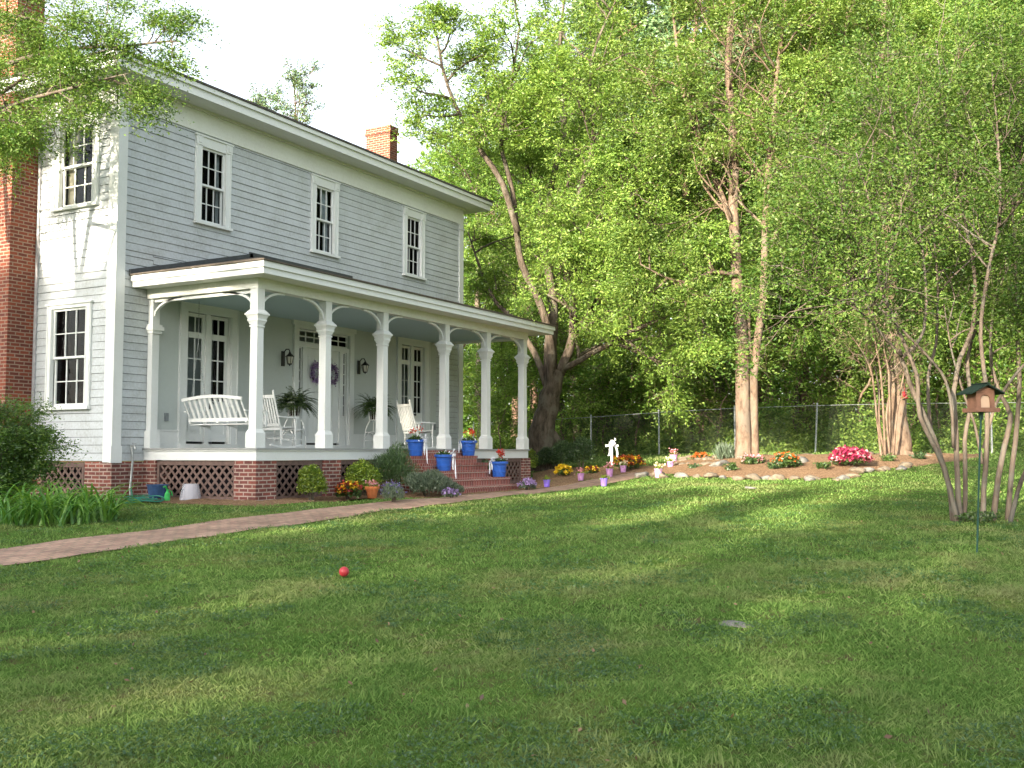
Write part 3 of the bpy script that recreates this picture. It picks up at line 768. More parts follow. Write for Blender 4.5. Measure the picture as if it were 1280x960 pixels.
lattice(lambda u, w, v: (u, PY-.11-w, v), POST[4]+.25, POST[5]-.2, -.80, -.155, -.05)
# plaster wall under the porch, cut round the doors
doors = [(15.31, 16.57), (18.72, 20.62), (22.82, 23.98)]
mb = MB(); us = [14.43]+[x for d in doors for x in d]+[24.55]
for a, b in zip(us[0::2], us[1::2]): wbox(mb, fr, a, b, FLZ, 3.1, -.03, .03)
for a, b in doors: wbox(mb, fr, a, b, 2.88, 3.1, -.03, .03)
mb.build('plaster_wall', M['plaster'], house)
mb = MB()
for a, b in ((14.43,15.13),(16.75,18.56),(20.78,22.64),(24.16,24.55)):
    mb = MB(); wbox(mb, fr, a, b, FLZ, .42, .03, .055); wbox(mb, fr, a, b, .42, .45, .03, .07); mb.build('baseboard', M['trim'], house)
def leaf_door(u0, u1, v0, split, transom, parent, name='door_leaf'):
    """tall glazed leaf: panel below, 2x3 panes, two panes above"""
    o, g = sash(fr, u0, u1, split, 2.87, 2, 1, parent, w=-.02, fr_=.045, mun=.022, name=name) if False else (None, None)
    mbx = MB(); d0, d1 = -.055, -.02; st = .075
    wbox(mbx, fr, u0, u0+st, v0, 2.87, d0, d1); wbox(mbx, fr, u1-st, u1, v0, 2.87, d0, d1)
    wbox(mbx, fr, u0+st, u1-st, v0, v0+.16, d0, d1); wbox(mbx, fr, u0+st, u1-st, split-.1, split, d0, d1); wbox(mbx, fr, u0+st, u1-st, 2.80, 2.87, d0, d1)
    wbox(mbx, fr, u0+st, u1-st, transom-.06, transom+.06, d0, d1+.01)
    wbox(mbx, fr, u0+st, u1-st, v0+.16, split-.1, d0, d1-.02); wbox(mbx, fr, u0+st+.05, u1-st-.05, v0+.22, split-.16, d1-.02, d1-.006)
    um = (u0+u1)/2; wbox(mbx, fr, um-.012, um+.012, split, 2.80, d0+.006, d1-.004)
    for k in (1, 2):
        v = split+(transom-.06-split)*k/3; wbox(mbx, fr, u0+st, u1-st, v-.012, v+.012, d0+.008, d1-.006)
    o = mbx.build(name, M['trim'], parent)
    gm = MB(); gm.add([fr(u0+st,-.045,split), fr(u1-st,-.045,split), fr(u1-st,-.045,2.8), fr(u0+st,-.045,2.8)], [(0,1,2,3)]); gm.build('glass', M['glass'], parent)
for a, b in (doors[0], doors[2]):
    c = MB(); cw = .19
    wbox(c, fr, a-cw, a, FLZ, 2.88, .03, .075); wbox(c, fr, b, b+cw, FLZ, 2.88, .03, .075); wbox(c, fr, a-cw, b+cw, 2.88, 3.06, .03, .077)
    wbox(c, fr, a-cw, a-cw+.03, FLZ, 3.06, .077, .09); wbox(c, fr, b+cw-.03, b+cw, FLZ, 3.06, .077, .09)
    wbox(c, fr, a-cw-.02, b+cw+.02, FLZ, .17, .03, .16)
    m_ = (a+b)/2; wbox(c, fr, a, a+.03, .17, 2.88, -.06, .06); wbox(c, fr, b-.03, b, .17, 2.88, -.06, .06); wbox(c, fr, m_-.06, m_+.06, .17, 2.88, -.06, .015)
    co_ = c.build('french_door', M['trim'], house)
    leaf_door(a+.035, m_-.062, .22, 1.07, 2.42, co_); leaf_door(m_+.062, b-.035, .22, 1.07, 2.42, co_)
    box_in(fr, a, b, .17, 2.88, co_, .9)
    hd = MB(); hd.lathe([(0,0),(.018,0),(.018,.05),(.035,.06),(.035,.09),(0,.1)], (0,0,0), 10)
    hd.v = [(m_+.1+x, YF-z+.02, 1.02+y) for x, y, z in hd.v]; hd.build('handle', M['black'], co_)
    mbx = MB(); wbox(mbx, fr, m_+.085, m_+.125, .9, 1.12, -.02, -.012); mbx.build('handle', M['black'], co_)
# main entrance
c = MB()
wbox(c, fr, 18.56, 18.72, FLZ, 2.95, .03, .085); wbox(c, fr, 20.62, 20.78, FLZ, 2.95, .03, .085); wbox(c, fr, 18.5, 20.84, 2.95, 3.08, .03, .10)
wbox(c, fr, 18.72, 20.62, 2.88, 2.95, .03, .08)
for u in (18.72, 18.96, 20.24, 20.48): pass
wbox(c, fr, 18.72, 20.62, 2.46, 2.56, -.06, .045)            # transom bar
for a, b in ((18.72,18.78),(18.92,19.05),(20.29,20.42),(20.56,20.62)): wbox(c, fr, a, b, .17, 2.46, -.06, .03)
wbox(c, fr, 18.54, 20.80, FLZ, .17, .03, .2)
for a, b in ((18.78,18.92),(20.42,20.56)): wbox(c, fr, a, b, .17, .86, -.05, -.01)
ent = c.build('front_door', M['trim'], house)
for a, b in ((18.78,18.92),(20.42,20.56)):
    o_, g_ = sash(fr, a, b, .86, 2.46, 1, 6, ent, w=-.01, fr_=.03, mun=.028, name='sidelight'); g_.build('glass', M['glass'], ent)
o_, g_ = sash(fr, 18.72, 20.62, 2.56, 2.88, 6, 2, ent, w=-.01, fr_=.04, mun=.028, name='transom_window'); g_.build('glass', M['glass'], ent)
for a, b in ((19.05,19.665),(19.675,20.29)):
    m_ = MB(); wbox(m_, fr, a, b, .22, 2.46, -.055, -.02)
    for (p, q) in ((.36,.95),(1.1,2.3)):
        for (r, s) in ((a+.09,(a+b)/2-.03),((a+b)/2+.03,b-.09)):
            wbox(m_, fr, r, s, p, q, -.02, -.012); wbox(m_, fr, r+.03, s-.03, p+.03, q-.03, -.012, -.004)
    dl = m_.build('door_leaf', M['trim'], ent)
m_ = MB(); m_.lathe([(0,0),(.03,.01),(.035,.03),(.02,.05),(0,.055)], (0,0,0), 10); m_.v = [(19.76+x, YF-.0-z, 1.12+y) for x, y, z in m_.v]; m_.build('handle', M['zinc'], ent)
m_ = MB(); wbox(m_, fr, 19.05, 20.29, .17, .22, -.08, -.06); m_.build('door_gap_strip', M['black'], ent)  # black strip draws the dark gap under the door leaves
box_in(fr, 18.72, 20.62, .17, 2.88, ent, .9)
# engaged pilaster where the porch meets the house
m_ = MB(); m_.box(14.33, 14.50, YF-.16, YF-.034, FLZ, 3.0); m_.box(14.30, 14.53, YF-.2, YF-.033, 2.32, 2.38); m_.box(14.27, 14.56, YF-.23, YF-.032, 2.38, 2.46); m_.box(14.29, 14.54, YF-.2, YF-.032, 2.46, 2.5); m_.box(14.29,14.54,YF-.2,YF-.032,FLZ,.42)
m_.build('pilaster', M['trim'], house)
CAP = 2.34
for x in POST:
    m_ = MB(); m_.taper(x, PY, FLZ+.3, CAP, .088, .082); m_.taper(x, PY, CAP+.27, 3.0, .092, .092)
    p = m_.build('porch_post', M['trim'], house)
    m_ = MB(); m_.taper(x, PY, FLZ+.001, FLZ+.27, .125, .125); m_.taper(x, PY, FLZ+.27, FLZ+.34, .125, .09); m_.build('plinth', M['trim'], p)
    m_ = MB(); m_.taper(x, PY, CAP-.05, CAP-.02, .1, .1); m_.taper(x, PY, CAP, CAP+.06, .095, .115); m_.taper(x, PY, CAP+.06, CAP+.09, .125, .125); m_.taper(x, PY, CAP+.09, CAP+.17, .115, .145); m_.taper(x, PY, CAP+.17, CAP+.2, .16, .16); m_.taper(x, PY, CAP+.2, CAP+.27, .155, .10); m_.build('capital', M['trim'], p)
def arc_bracket(f, u, sg, rise=.36, run=.62, v1=3.0):
    m_ = MB(); n = 10; th = .04; P = []; Q = []
    for i in range(n+1):
        a = math.pi/2*i/n
        P.append((u+sg*run*(1-math.cos(a)), v1-rise+(rise-.012)*math.sin(a)))
        Q.append((u+sg*(run-th)*(1-math.cos(a))+sg*th*.0, v1-rise+(rise-.012)*math.sin(a)+th if i else v1-rise+th*1.6))
    for i in range(n):
        a, b = P[i], P[i+1]; dx, dy = b[0]-a[0], b[1]-a[1]; L = math.hypot(dx, dy); nx_, ny_ = -dy/L*th*.5*sg, dx/L*th*.5*sg
        V = []
        for w in (-.03, .03):
            for (px_, py_) in (a, b):
                V += [f(px_+nx_, w, py_+ny_), f(px_-nx_, w, py_-ny_)]
        m_.add(V, [(0,2,3,1),(4,5,7,6),(0,4,6,2),(1,3,7,5),(0,1,5,4),(2,6,7,3)])
    return m_
fpost = lambda u, w, v: (u, PY-w, v)
spost = lambda u, w, v: (PX0-w, u, v)
for i, x in enumerate(POST):
    if i > 0: arc_bracket(fpost, x-.09, -1).build('arch_bracket', M['trim'], house)
    if i < 5: arc_bracket(fpost, x+.09, 1).build('arch_bracket', M['trim'], house)
arc_bracket(spost, PY+.09, 1, .34, .75).build('arch_bracket', M['trim'], house)
arc_bracket(spost, YF-.16, -1, .34, .75).build('arch_bracket', M['trim'], house)
m_ = MB(); m_.box(PX0-.03, PX0+.03, PY+.1, YF-.17, 2.93, 2.99); m_.build('side_rail', M['trim'], house)
# beam, ceiling, eaves
m_ = MB(); m_.box(PX0-.11, PX1+.11, PY-.11, PY+.11, 3.0, 3.19); m_.box(PX0-.11, PX0+.11, PY+.11, YF-.035, 3.0, 3.19); m_.box(PX1-.11, PX1+.11, PY+.11, YF-.035, 3.0, 3.19); m_.build('porch_beam', M['soffit'], house)
m_ = MB(); m_.box(PX0+.1, PX1-.1, PY+.1, YF-.034, 3.06, 3.10); m_.build('porch_ceiling', M['ceiling'], house)
a0, a1, b0 = 13.93, 25.18, 12.9
m_ = MB(); m_.box(a0, a1, b0, PY, 3.19, 3.215); m_.box(a0, PX0-.1, PY, YF-.035, 3.19, 3.215); m_.box(PX1+.1, a1, PY, YF-.035, 3.19, 3.215); m_.build('porch_soffit', M['soffit'], house)
m_ = MB(); c_ = .02
for (z0, z1, c_) in ((3.18, 3.29, .02), (3.29, 3.40, .055)):
    m_.box(a0-c_, a1+c_, b0-c_, b0, z0, z1); m_.box(a0-c_, a0, b0, YF-.035, z0, z1); m_.box(a1, a1+c_, b0, YF-.035, z0, z1)
m_.build('porch_fascia', M['trim'], house)
rr = .255; e0, e1, f0 = a0-.09, a1+.09, b0-.09; dY = YF-.034-f0; zt = 3.40+dY*rr
m_ = MB(); m_.add([(e0,f0,3.402),(e1,f0,3.402),(e1,YF-.034,3.402),(e0,YF-.034,3.402),(e0,f0,3.43),(e1,f0,3.43),(e1,YF-.034,3.43),(e0,YF-.034,3.43),(e0+dY,YF-.034,zt+.03),(e1-dY,YF-.034,zt+.03)],
   [(4,5,9,8),(4,8,7),(5,6,9),(0,1,5,4),(1,2,6,5),(3,0,4,7),(0,3,2,1)])
m_.build('porch_roof', simple('porch_roofing', (.10,.085,.072), .85, .1, .3, 5), house)
m_ = MB(); m_.bar((e0+dY-.2, YF-.055, zt+.06), (20.7, YF-.055, zt+.06), .03, .12); m_.bar((e0+dY-.1, YF-.055, zt+.05), (e0, YF-.055, 3.47), .03, .1); m_.build('flashing', M['flash'], house)
# steps
st = MB(); g_ = gz(20, 11.5)-.2
for k in range(1, 7):
    st.box(18.8, 21.5, 13.36-.3*k-.02+.02, 13.345, FLZ-.163*(k+1)+.0, FLZ-.163*k-.055) if k < 6 else None
st = MB()
for k in range(0, 6):
    zt_ = FLZ-.163*k-.003*(k == 0); y0_ = 13.36-.3*k-(.0)
    st.box(18.8, 21.5, y0_-.0, 13.36 if k == 0 else 13.36-.3*(k-1)-.0, g_, zt_-.06) if k else None
for k in range(1, 6):
    pass
stp = st.build('steps', M['brick_old'], house, uv=True)
st = MB()
for k in range(0, 6):
    zt_ = FLZ-.163*k-.163*0
    if k == 0: st.box(18.8, 21.5, 13.305, 13.345, -.083, .044); continue
    z1_ = FLZ-.163*k; y1_ = 13.36-.3*(k-1); y0_ = 13.36-.3*k-.02
    st.box(18.79, 21.51, y0_, y1_, z1_-.06, z1_)
    st.box(18.8, 21.5, y1_-.3-.004, y1_-.3, z1_-.163 if k < 5 else g_, z1_-.064)
st.build('step_treads', M['step_brick'], stp, uv=True)
# riser at the top
# outlets, spigot pipe
for (u, v, lab) in ((14.83, .62, None), (24.51-.05, .62, None)):
    m_ = MB(); wbox(m_, fr, u-.045, u+.045, v, v+.16, .03, .06); wbox(m_, fr, u-.03, u+.03, v+.02, v+.07, .06, .066); wbox(m_, fr, u-.03, u+.03, v+.09, v+.14, .06, .066); m_.build('outlet_box', M['grey_box'], house)
m_ = MB(); pz = gz(14.0, 16.1)
m_.tube([(13.98,YF-.06,.13),(13.98,YF-.09,-.1),(13.95,YF-.1,-.4),(13.90,YF-.13,-.7),(13.88,YF-.16,pz+.02)], .022, 8)
m_.tube([(13.98,YF-.04,.12),(13.98,YF-.14,.12),(13.98,YF-.17,.06)], .02, 8); m_.lathe([(0,0),(.04,0),(.04,.012),(0,.012)], (13.98,YF-.12,.16), 10)
m_.build('water_spigot', M['zinc'], house)
# wall lanterns
def wall_lantern(x, z):
    y = YF-.05
    m_ = MB(); m_.box(x-.05, x+.05, YF-.055, YF-.031, z-.02, z+.32); m_.tube([(x,y,z+.28),(x,y-.08,z+.36),(x,y-.16,z+.36),(x,y-.19,z+.3)], .013, 6)
    c0 = (x, y-.19, z)
    m_.lathe([(0,.31),(.02,.29),(.035,.26),(.10,.2),(.105,.185),(.02,.185)], c0, 6); m_.lathe([(0,-.03),(.012,-.02),(.012,0),(.05,.01),(.055,.03),(0,.03)], c0, 6)
    for k in range(6):
        a = 2*math.pi*k/6; m_.bar((x+.052*math.cos(a), c0[1]+.052*math.sin(a), z+.03), (x+.085*math.cos(a), c0[1]+.085*math.sin(a), z+.187), .01, .01)
    o = m_.build('wall_lantern', M['black'], house)
    g2 = MB(); g2.lathe([(.046,.03),(.078,.184)], c0, 6); g2.build('lamp_glass', M['lampglass'], o)
wall_lantern(18.22, 1.98); wall_lantern(21.02, 1.98)
# ------------------------------------------------------------------ porch furniture
def rocking_chair(loc, rz, label):
    r = thing('rocking_chair', loc, label, 'rocking chair', 'white rocking chairs on the porch')
    W_ = .27; P = []
    def q(mb, name, par=r): o = mb.build(name, M['white_paint'], par); o.location = (0,0,0); return o
    # local frame: faces +X, then the root is turned
    s = MB()
    for k in range(6): s.box(-.2+.078*k, -.2+.078*k+.062, -W_+.02, W_-.02, .40+.006*k, .418+.006*k)
    s.box(.24, .28, -W_, W_, .385, .43); s.box(-.22, -.19, -W_, W_, .37, .41); q(s, 'seat')
    bk = MB(); lean = lambda z: -.20-(z-.38)*.30
    for sg in (-1, 1):
        bk.tube([(lean(.0)*0-.17, sg*W_, .06), (-.18, sg*W_, .38), (lean(.8), sg*W_, .8), (lean(1.12), sg*W_, 1.12)], .02, 7); bk.lathe([(0,0),(.022,.01),(.025,.03),(0,.06)], (lean(1.12), sg*W_, 1.12), 7)
    for z in (.47, 1.04): bk.hexa([(lean(z)-.012,-W_,z-.03),(lean(z)+.012,-W_,z-.03),(lean(z)+.012,W_,z-.03),(lean(z)-.012,W_,z-.03),(lean(z+.06)-.012,-W_,z+.03),(lean(z+.06)+.012,-W_,z+.03),(lean(z+.06)+.012,W_,z+.03),(lean(z+.06)-.012,W_,z+.03)])
    for k in range(7):
        y = -.2+.0667*k; bk.bar((lean(.47), y, .47), (lean(1.04), y, 1.04), .034, .014)
    q(bk, 'backrest')
    for sg in (-1, 1):
        a = MB(); a.bar((lean(.66)+.0, sg*(W_+.01), .64), (.27, sg*(W_+.03), .62), .07, .022, (0,0,1)); a.lathe([(0,0),(.045,.0),(.045,.02),(0,.02)], (.27, sg*(W_+.03), .61), 10); q(a, 'armrest')
        l = MB(); l.tube([(.26, sg*W_, .05), (.25, sg*W_, .3), (.25, sg*(W_+.02), .61)], [.016,.022,.016], 7); q(l, 'leg')
        k_ = MB(); pts = []
        for i in range(13):
            x = -.48+.92*i/12; pts.append((x, sg*W_, .02+.16*(x+.02)**2*1.6))
        for i in range(12): k_.bar(pts[i], pts[i+1], .03, .038)
        q(k_, 'rocker')
    b = MB()
    for z in (.17, .27): 
        b.tube([(.255,-W_,z),(.255,W_,z)], .011, 6)
        for sg in (-1, 1): b.tube([(-.18,sg*W_,z),(.255,sg*W_,z)], .011, 6)
    b.tube([(-.18,-W_,.2),(-.18,W_,.2)], .011, 6); q(b, 'stretcher')
    for c in r.children: c.location = (0,0,0)
    r.rotation_euler.z = rz; return r
rocking_chair((16.38, 14.74, FLZ), R(0), 'white rocking chair behind the porch corner post, next to the hanging swing')
rocking_chair((20.98, 14.42, FLZ), R(-20), 'white rocking chair behind the blue pot, near the right-hand glazed doors')

# hanging swing
sw = thing('porch_swing', (14.95, 15.0, FLZ+.42), 'white slatted porch swing hung on chains in front of the left glazed doors', 'porch swing')
def pq(mb, name, mat=M['white_paint'], par=sw): return mb.build(name, mat, par)
y0, y1 = 14.2, 15.78
b = MB(); XT, XB = 14.80, 15.0; n = 14
for i in range(n):       # curved top rail
    ya, yb = y0+(y1-y0)*i/n, y0+(y1-y0)*(i+1)/n; h = lambda y: 1.02+.06*math.sin(math.pi*(y-y0)/(y1-y0))
    b.bar((XT, ya, h(ya)), (XT, yb, h(yb)), .035, .06)
b.bar((XB, y0, .63), (XB, y1, .63), .035, .07); 
for i in range(12):
    y = y0+.04+(y1-y0-.08)*i/11; w_ = .032 if i in (0, 11) else .062
    b.bar((XB, y, .64), (XT, y, h(y)), w_, .018, (1,0,0))
pq(b, 'backrest')
b = MB()
for k in range(6): b.box(15.03+.08*k, 15.09+.08*k, y0, y1, .535, .553)
for y in (y0+.05, (y0+y1)/2, y1-.05): b.bar((14.97, y, .60), (15.5, y, .50), .04, .06)
pq(b, 'seat')
for y in (y0, y1):
    b = MB(); b.bar((14.88, y, .80), (15.5, y, .80), .06, .022); b.bar((15.46, y, .5), (15.46, y, .8), .04, .035); pq(b, 'armrest')
    b = MB()
    for (x, z) in ((14.98, .62), (15.46, .80)):
        p0 = np.array([x, y, z]); p1 = np.array([15.2, y, 2.2]) ; m_ = 26
        for i in range(m_): 
            a_, c_ = p0+(p1-p0)*i/m_, p0+(p1-p0)*(i+.8)/m_; b.bar(a_, c_, .012 if i % 2 else .005, .005 if i % 2 else .012)
    for i in range(14):
        b.bar((15.2, y, 2.2+.06*i), (15.2, y, 2.25+.06*i), .012 if i % 2 else .005, .005 if i % 2 else .012)
    pq(b, 'chain', M['zinc'])

# fern stands
def fern_stand(x, y, label, flab, seed, sz):
    rg = np.random.default_rng(seed)
    r = thing('plant_stand', (x, y, FLZ), label, 'plant stand', 'white wicker plant stands by the front door')
    m_ = MB()
    for k in range(4):
        a = math.pi/4+k*math.pi/2; c, s = math.cos(a), math.sin(a)
        P = [(x+.26*c, y+.26*s, FLZ), (x+.245*c, y+.245*s, FLZ+.3), (x+.21*c, y+.21*s, FLZ+.5), (x+.13*c, y+.13*s, FLZ+.68), (x+.12*c, y+.12*s, FLZ+.72), (x+.17*c, y+.17*s, FLZ+1.0)]
        l = MB(); l.tube(P, .014, 7); l.build('leg', M['white_paint'], r)
        a2 = a+math.pi/2; c2, s2 = math.cos(a2), math.sin(a2)
        mid = ((c+c2)/2*.245, (s+s2)/2*.245)
        m_.tube([(x+.25*c, y+.25*s, FLZ+.28), (x+mid[0], y+mid[1], FLZ+.42), (x+.25*c2, y+.25*s2, FLZ+.28)], .01, 6)
        m_.tube([(x+.252*c, y+.252*s, FLZ+.2), (x+.252*c2, y+.252*s2, FLZ+.2)], .01, 6)
    m_.build('bracing', M['white_paint'], r)
    m_ = MB(); m_.lathe([(.21,.40),(.225,.40),(.225,.42),(.21,.42),(.0,.415)], (x,y,FLZ), 20); m_.lathe([(0,.70),(.14,.70),(.14,.715),(0,.715)], (x,y,FLZ), 20); m_.lathe([(.17,.99),(.185,.99),(.185,1.015),(.17,1.015),(.17,.99)], (x,y,FLZ), 20)
    for k in range(14):
        a = 2*math.pi*k/14; m_.bar((x+.13*math.cos(a), y+.13*math.sin(a), FLZ+.71), (x+.175*math.cos(a), y+.175*math.sin(a), FLZ+.99), .008, .008)
    m_.build('basket', M['white_paint'], r)
    f = thing('potted_fern', (x, y, FLZ+.72), flab, 'fern', 'ferns on wicker stands')
    m_ = MB(); m_.lathe([(0,0),(.10,0),(.13,.22),(.14,.22),(.14,.25),(.12,.25),(0,.23)], (x,y,FLZ+.718), 16); m_.build('pot', M['soil'], f)
    P = []; U = []; Wd = []
    St = MB()
    for k in range(150):
        a = rg.uniform(0, 2*math.pi); el = rg.uniform(.25, 1.35); L = rg.uniform(.35, .66)*sz; p = np.array([x+.05*math.cos(a), y+.05*math.sin(a), FLZ+.95]); d = np.array([math.cos(a)*math.cos(el), math.sin(a)*math.cos(el), math.sin(el)])
        pts = [p.copy()]
        for i in range(10):
            d = unit(d+np.array([0,0,-.16])); p = p+d*L/10; pts.append(p.copy())
            sdv = unit(np.cross(d, [0,0,1])); ln = .10*(1-i/11)+.015
            for sg in (-1, 1):
                for j in (0, .5):
                    P.append(p-d*L/10*j+sdv*sg*ln*.5); U.append(sdv*sg); Wd.append(ln)
        St.tube(pts, .003, 3, False)
    St.build('stems', M['fern'], f)
    P = np.array(P); U = np.array(U); V, F = leaf_arrays(P, np.array(Wd), .28, .5, rg, up=U*6); mesh_obj('fronds', V, F, M['fern'], f)
    return r
fern_stand(17.72, 15.45, 'white wicker plant stand left of the front door, beside the rocking chair', 'large arching fern on the stand left of the front door', 3, 1.0)
fern_stand(20.78, 15.55, 'white wicker plant stand right of the front door, half behind a porch post', 'smaller dark fern on the stand right of the front door', 4, .9)
# wreaths
for x, lab in ((19.36, 'purple and white wreath on the left leaf of the front door'), (19.98, 'purple wreath on the right leaf of the front door, partly behind a porch post')):
    c0 = np.array([x, YF-.035, 1.88]); w_ = thing('wreath', tuple(c0), lab, 'wreath', 'wreaths on the front door')
    m_ = MB(); m_.tube([(x+.14*math.cos(a), YF-.045, 1.88+.2*math.sin(a)) for a in np.linspace(0, 2*math.pi, 21)], .02, 6, False); m_.build('ring', M['soil'], w_)
    a = rng.uniform(0, 2*np.pi, 420); P = np.stack([x+.14*np.cos(a), np.full(420, YF-.065), 1.88+.2*np.sin(a)], 1)+rng.normal(size=(420,3))*[.035,.018,.035]
    leaves('flowers', P, .05, M['p_violet'], w_, aspect=.8); P = c0+np.array([0,-.03,0])+rng.normal(size=(90,3))*[.05,.012,.06]
    leaves('bow', P, .05, M['ribbon'], w_, aspect=.7)

# ------------------------------------------------------------------ pots on the steps
def geranium(x, y, z, label, flower=True, sc=1.0, seed=0, ribbon=1, group='blue pots of geraniums on the steps', fl=18):
    rg = np.random.default_rng(seed); r = thing('flower_pot', (x, y, z), label, 'flower pot', group)
    prof = [(0,0),(.135,0),(.145,.01),(.155,.10),(.165,.105),(.165,.125),(.158,.13),(.168,.22),(.178,.225),(.178,.24),(.17,.245),(.178,.30),(.215,.305),(.215,.355),(.19,.358),(.185,.31),(0,.30)]
    m_ = MB(); m_.lathe([(a*sc, b_*sc) for a, b_ in prof], (x,y,z), 28); m_.build('pot', M['blue'], r, smooth=False)
    m_ = MB(); m_.lathe([(0,.312),(.183,.312)], (x,y,z), 20); m_.build('soil', M['soil'], r)
    n = 260; a = rg.uniform(0, 2*np.pi, n); rr_ = .17*np.sqrt(rg.random(n)); P = np.stack([x+rr_*np.cos(a), y+rr_*np.sin(a), z+.33+.14*rg.random(n)*(1-rr_/.25)], 1)
    leaves('foliage', P, .06, M['shrub'], r, aspect=.95, flat=1)
    if flower:
        S = MB(); FP = []
        for k in range(5):
            a = rg.uniform(0, 6.28); h = rg.uniform(.50, .62); q = np.array([x+.10*math.cos(a), y+.10*math.sin(a), z+h]); S.tube([(x+.04*math.cos(a), y+.04*math.sin(a), z+.34), tuple(q)], .004, 4); FP.append(q+rg.normal(size=(fl,3))*.028)
        S.build('stems', M['lily'], r); leaves('flowers', np.concatenate(FP), .045, M['p_red'], r, aspect=.9)
    if ribbon:
        m_ = MB(); dx = ribbon; ax_ = np.array([RT[0], RT[1], 0])*(1 if dx > 0 else -1); tw = np.array([-math.cos(YAW), -math.sin(YAW), 0])
        p0 = np.array([x, y, z+.36])+ax_*.18+tw*.06
        for (L, o1, o2) in (((.58, .12, .12), (.34, .05, .10)) if dx > 0 else ((.30, .06, .05), (.2, .0, .08))):
            pts = [p0+ax_*(o1*t_+.02*math.sin(5*t_))+tw*(o2*t_*.7+.03)+np.array([0,0,-L*t_*t_+.05*math.sin(3*t_)]) for t_ in np.linspace(0, 1, 9)]
            V = []
            for j_, p_ in enumerate(pts): q_ = (ax_*math.cos(j_*.5)+tw*math.sin(j_*.5))*.015; V += [p_-q_, p_+q_]
            m_.add(V, [(2*i, 2*i+1, 2*i+3, 2*i+2) for i in range(8)])
        for k in range(5):
            a = k*1.26+.4; c_ = p0+np.array([.06*math.cos(a), -.02, .05*math.sin(a)+.03])
            V = [p0+np.array([0,-.03,.02]), c_+np.array([.02,-.05,.03]), c_+np.array([.05*math.cos(a),-.03,.05*math.sin(a)]), c_+np.array([-.02,-.01,-.03])]; m_.add(V, [(0,1,2,3)])
        o = m_.build('ribbon_bow', M['ribbon'], r); so = o.modifiers.new('solid', 'SOLIDIFY'); so.thickness = .002
        P = np.array([x,y,z+.38])+rg.normal(size=(50,3))*[.09,.09,.03]; leaves('cream_blooms', P, .05, M['ribbon'], r, aspect=.8)
    return r
zt_ = lambda k: FLZ-.163*k
geranium(19.08, 13.16, zt_(1)+.002, 'blue pot with one red bloom and a white ribbon on the top step, left end', seed=1, ribbon=1, fl=10)
geranium(21.28, 13.16, zt_(1)+.002, 'blue pot of red geraniums on the right end of the top step', seed=2, ribbon=-1)
geranium(19.36, 12.60, zt_(3)+.002, 'blue pot without flowers, white ribbon, low on the left side of the steps', seed=3, flower=False)
geranium(21.22, 12.28, zt_(4)+.002, 'blue pot of bright red geraniums low on the right side of the steps', seed=4, ribbon=-1, fl=26)

def pail(px, py, mat, pet, label, sc=1.0, group='small pails of flowers along the walk', base=None, prof=None, name='flower_pail'):
    p = hit(px, py) if base is None else np.array(base); x, y = p[0], p[1]; z = gz(x, y)+.02; rg = np.random.default_rng(int(px*7+py))
    r = thing(name, (x, y, z), label, 'flower pail' if name == 'flower_pail' else 'flower pot', group)
    prof = prof or [(0,0),(.058,0),(.062,.008),(.08,.16),(.088,.162),(.088,.178),(.076,.178),(.07,.15),(0,.145)]
    m_ = MB(); m_.lathe([(a*sc, b_*sc) for a, b_ in prof], (x,y,z), 18); m_.build('pail' if name == 'flower_pail' else 'pot', mat, r)
    n = 110; P = np.array([x,y,z+.19*sc])+rg.normal(size=(n,3))*[.045*sc,.045*sc,.028*sc]; leaves('foliage', P, .045, M['yellow_shrub'], r, aspect=.7)
    if pet: P = np.array([x,y,z+.25*sc])+rg.normal(size=(60,3))*[.05*sc,.05*sc,.03*sc]; leaves('flowers', P, .05, pet, r, aspect=.9)
    return r
pail(683.5, 610, M['violet'], None, 'violet pail of green sprigs beside the mulch, nearest the steps')
pail(726, 602, M['pink'], M['p_pink'], 'pink pail of pink flowers on the mulch below the yellow flowers', 1.05)
pail(755, 609, M['violet'], None, 'blue-violet pail standing alone at the lawn edge of the walk')
pail(762, 597, M['pink'], M['p_pink'], 'pink pail of pink flowers on the mulch edge in front of the white cross', 1.15)
pail(779, 592, M['pink'], M['p_cream'], 'pink pail of cream flowers beside the orange flower bed', 1.05)
pail(823, 598, M['pink'], M['p_cream'], 'pink pail of cream flowers at the end of the walk by the first rocks', 1.15)
pail(838, 587, M['pink'], M['p_cream'], 'short pink pail tucked against the pale rock pile', 1.05)
pail(842, 580, M['pink'], M['p_pink'], 'pink pail of pink flowers behind the others, topmost by the rock pile', 1.3)
tp = [(0,0),(.075,0),(.105,.15),(.125,.152),(.125,.2),(.108,.2),(.1,.17),(0,.165)]
pail(465, 624, M['terracotta'], M['p_pink'], 'terracotta pot of pale pink flowers beside the grey stone', 1.15, None, name='flower_pot', prof=tp)

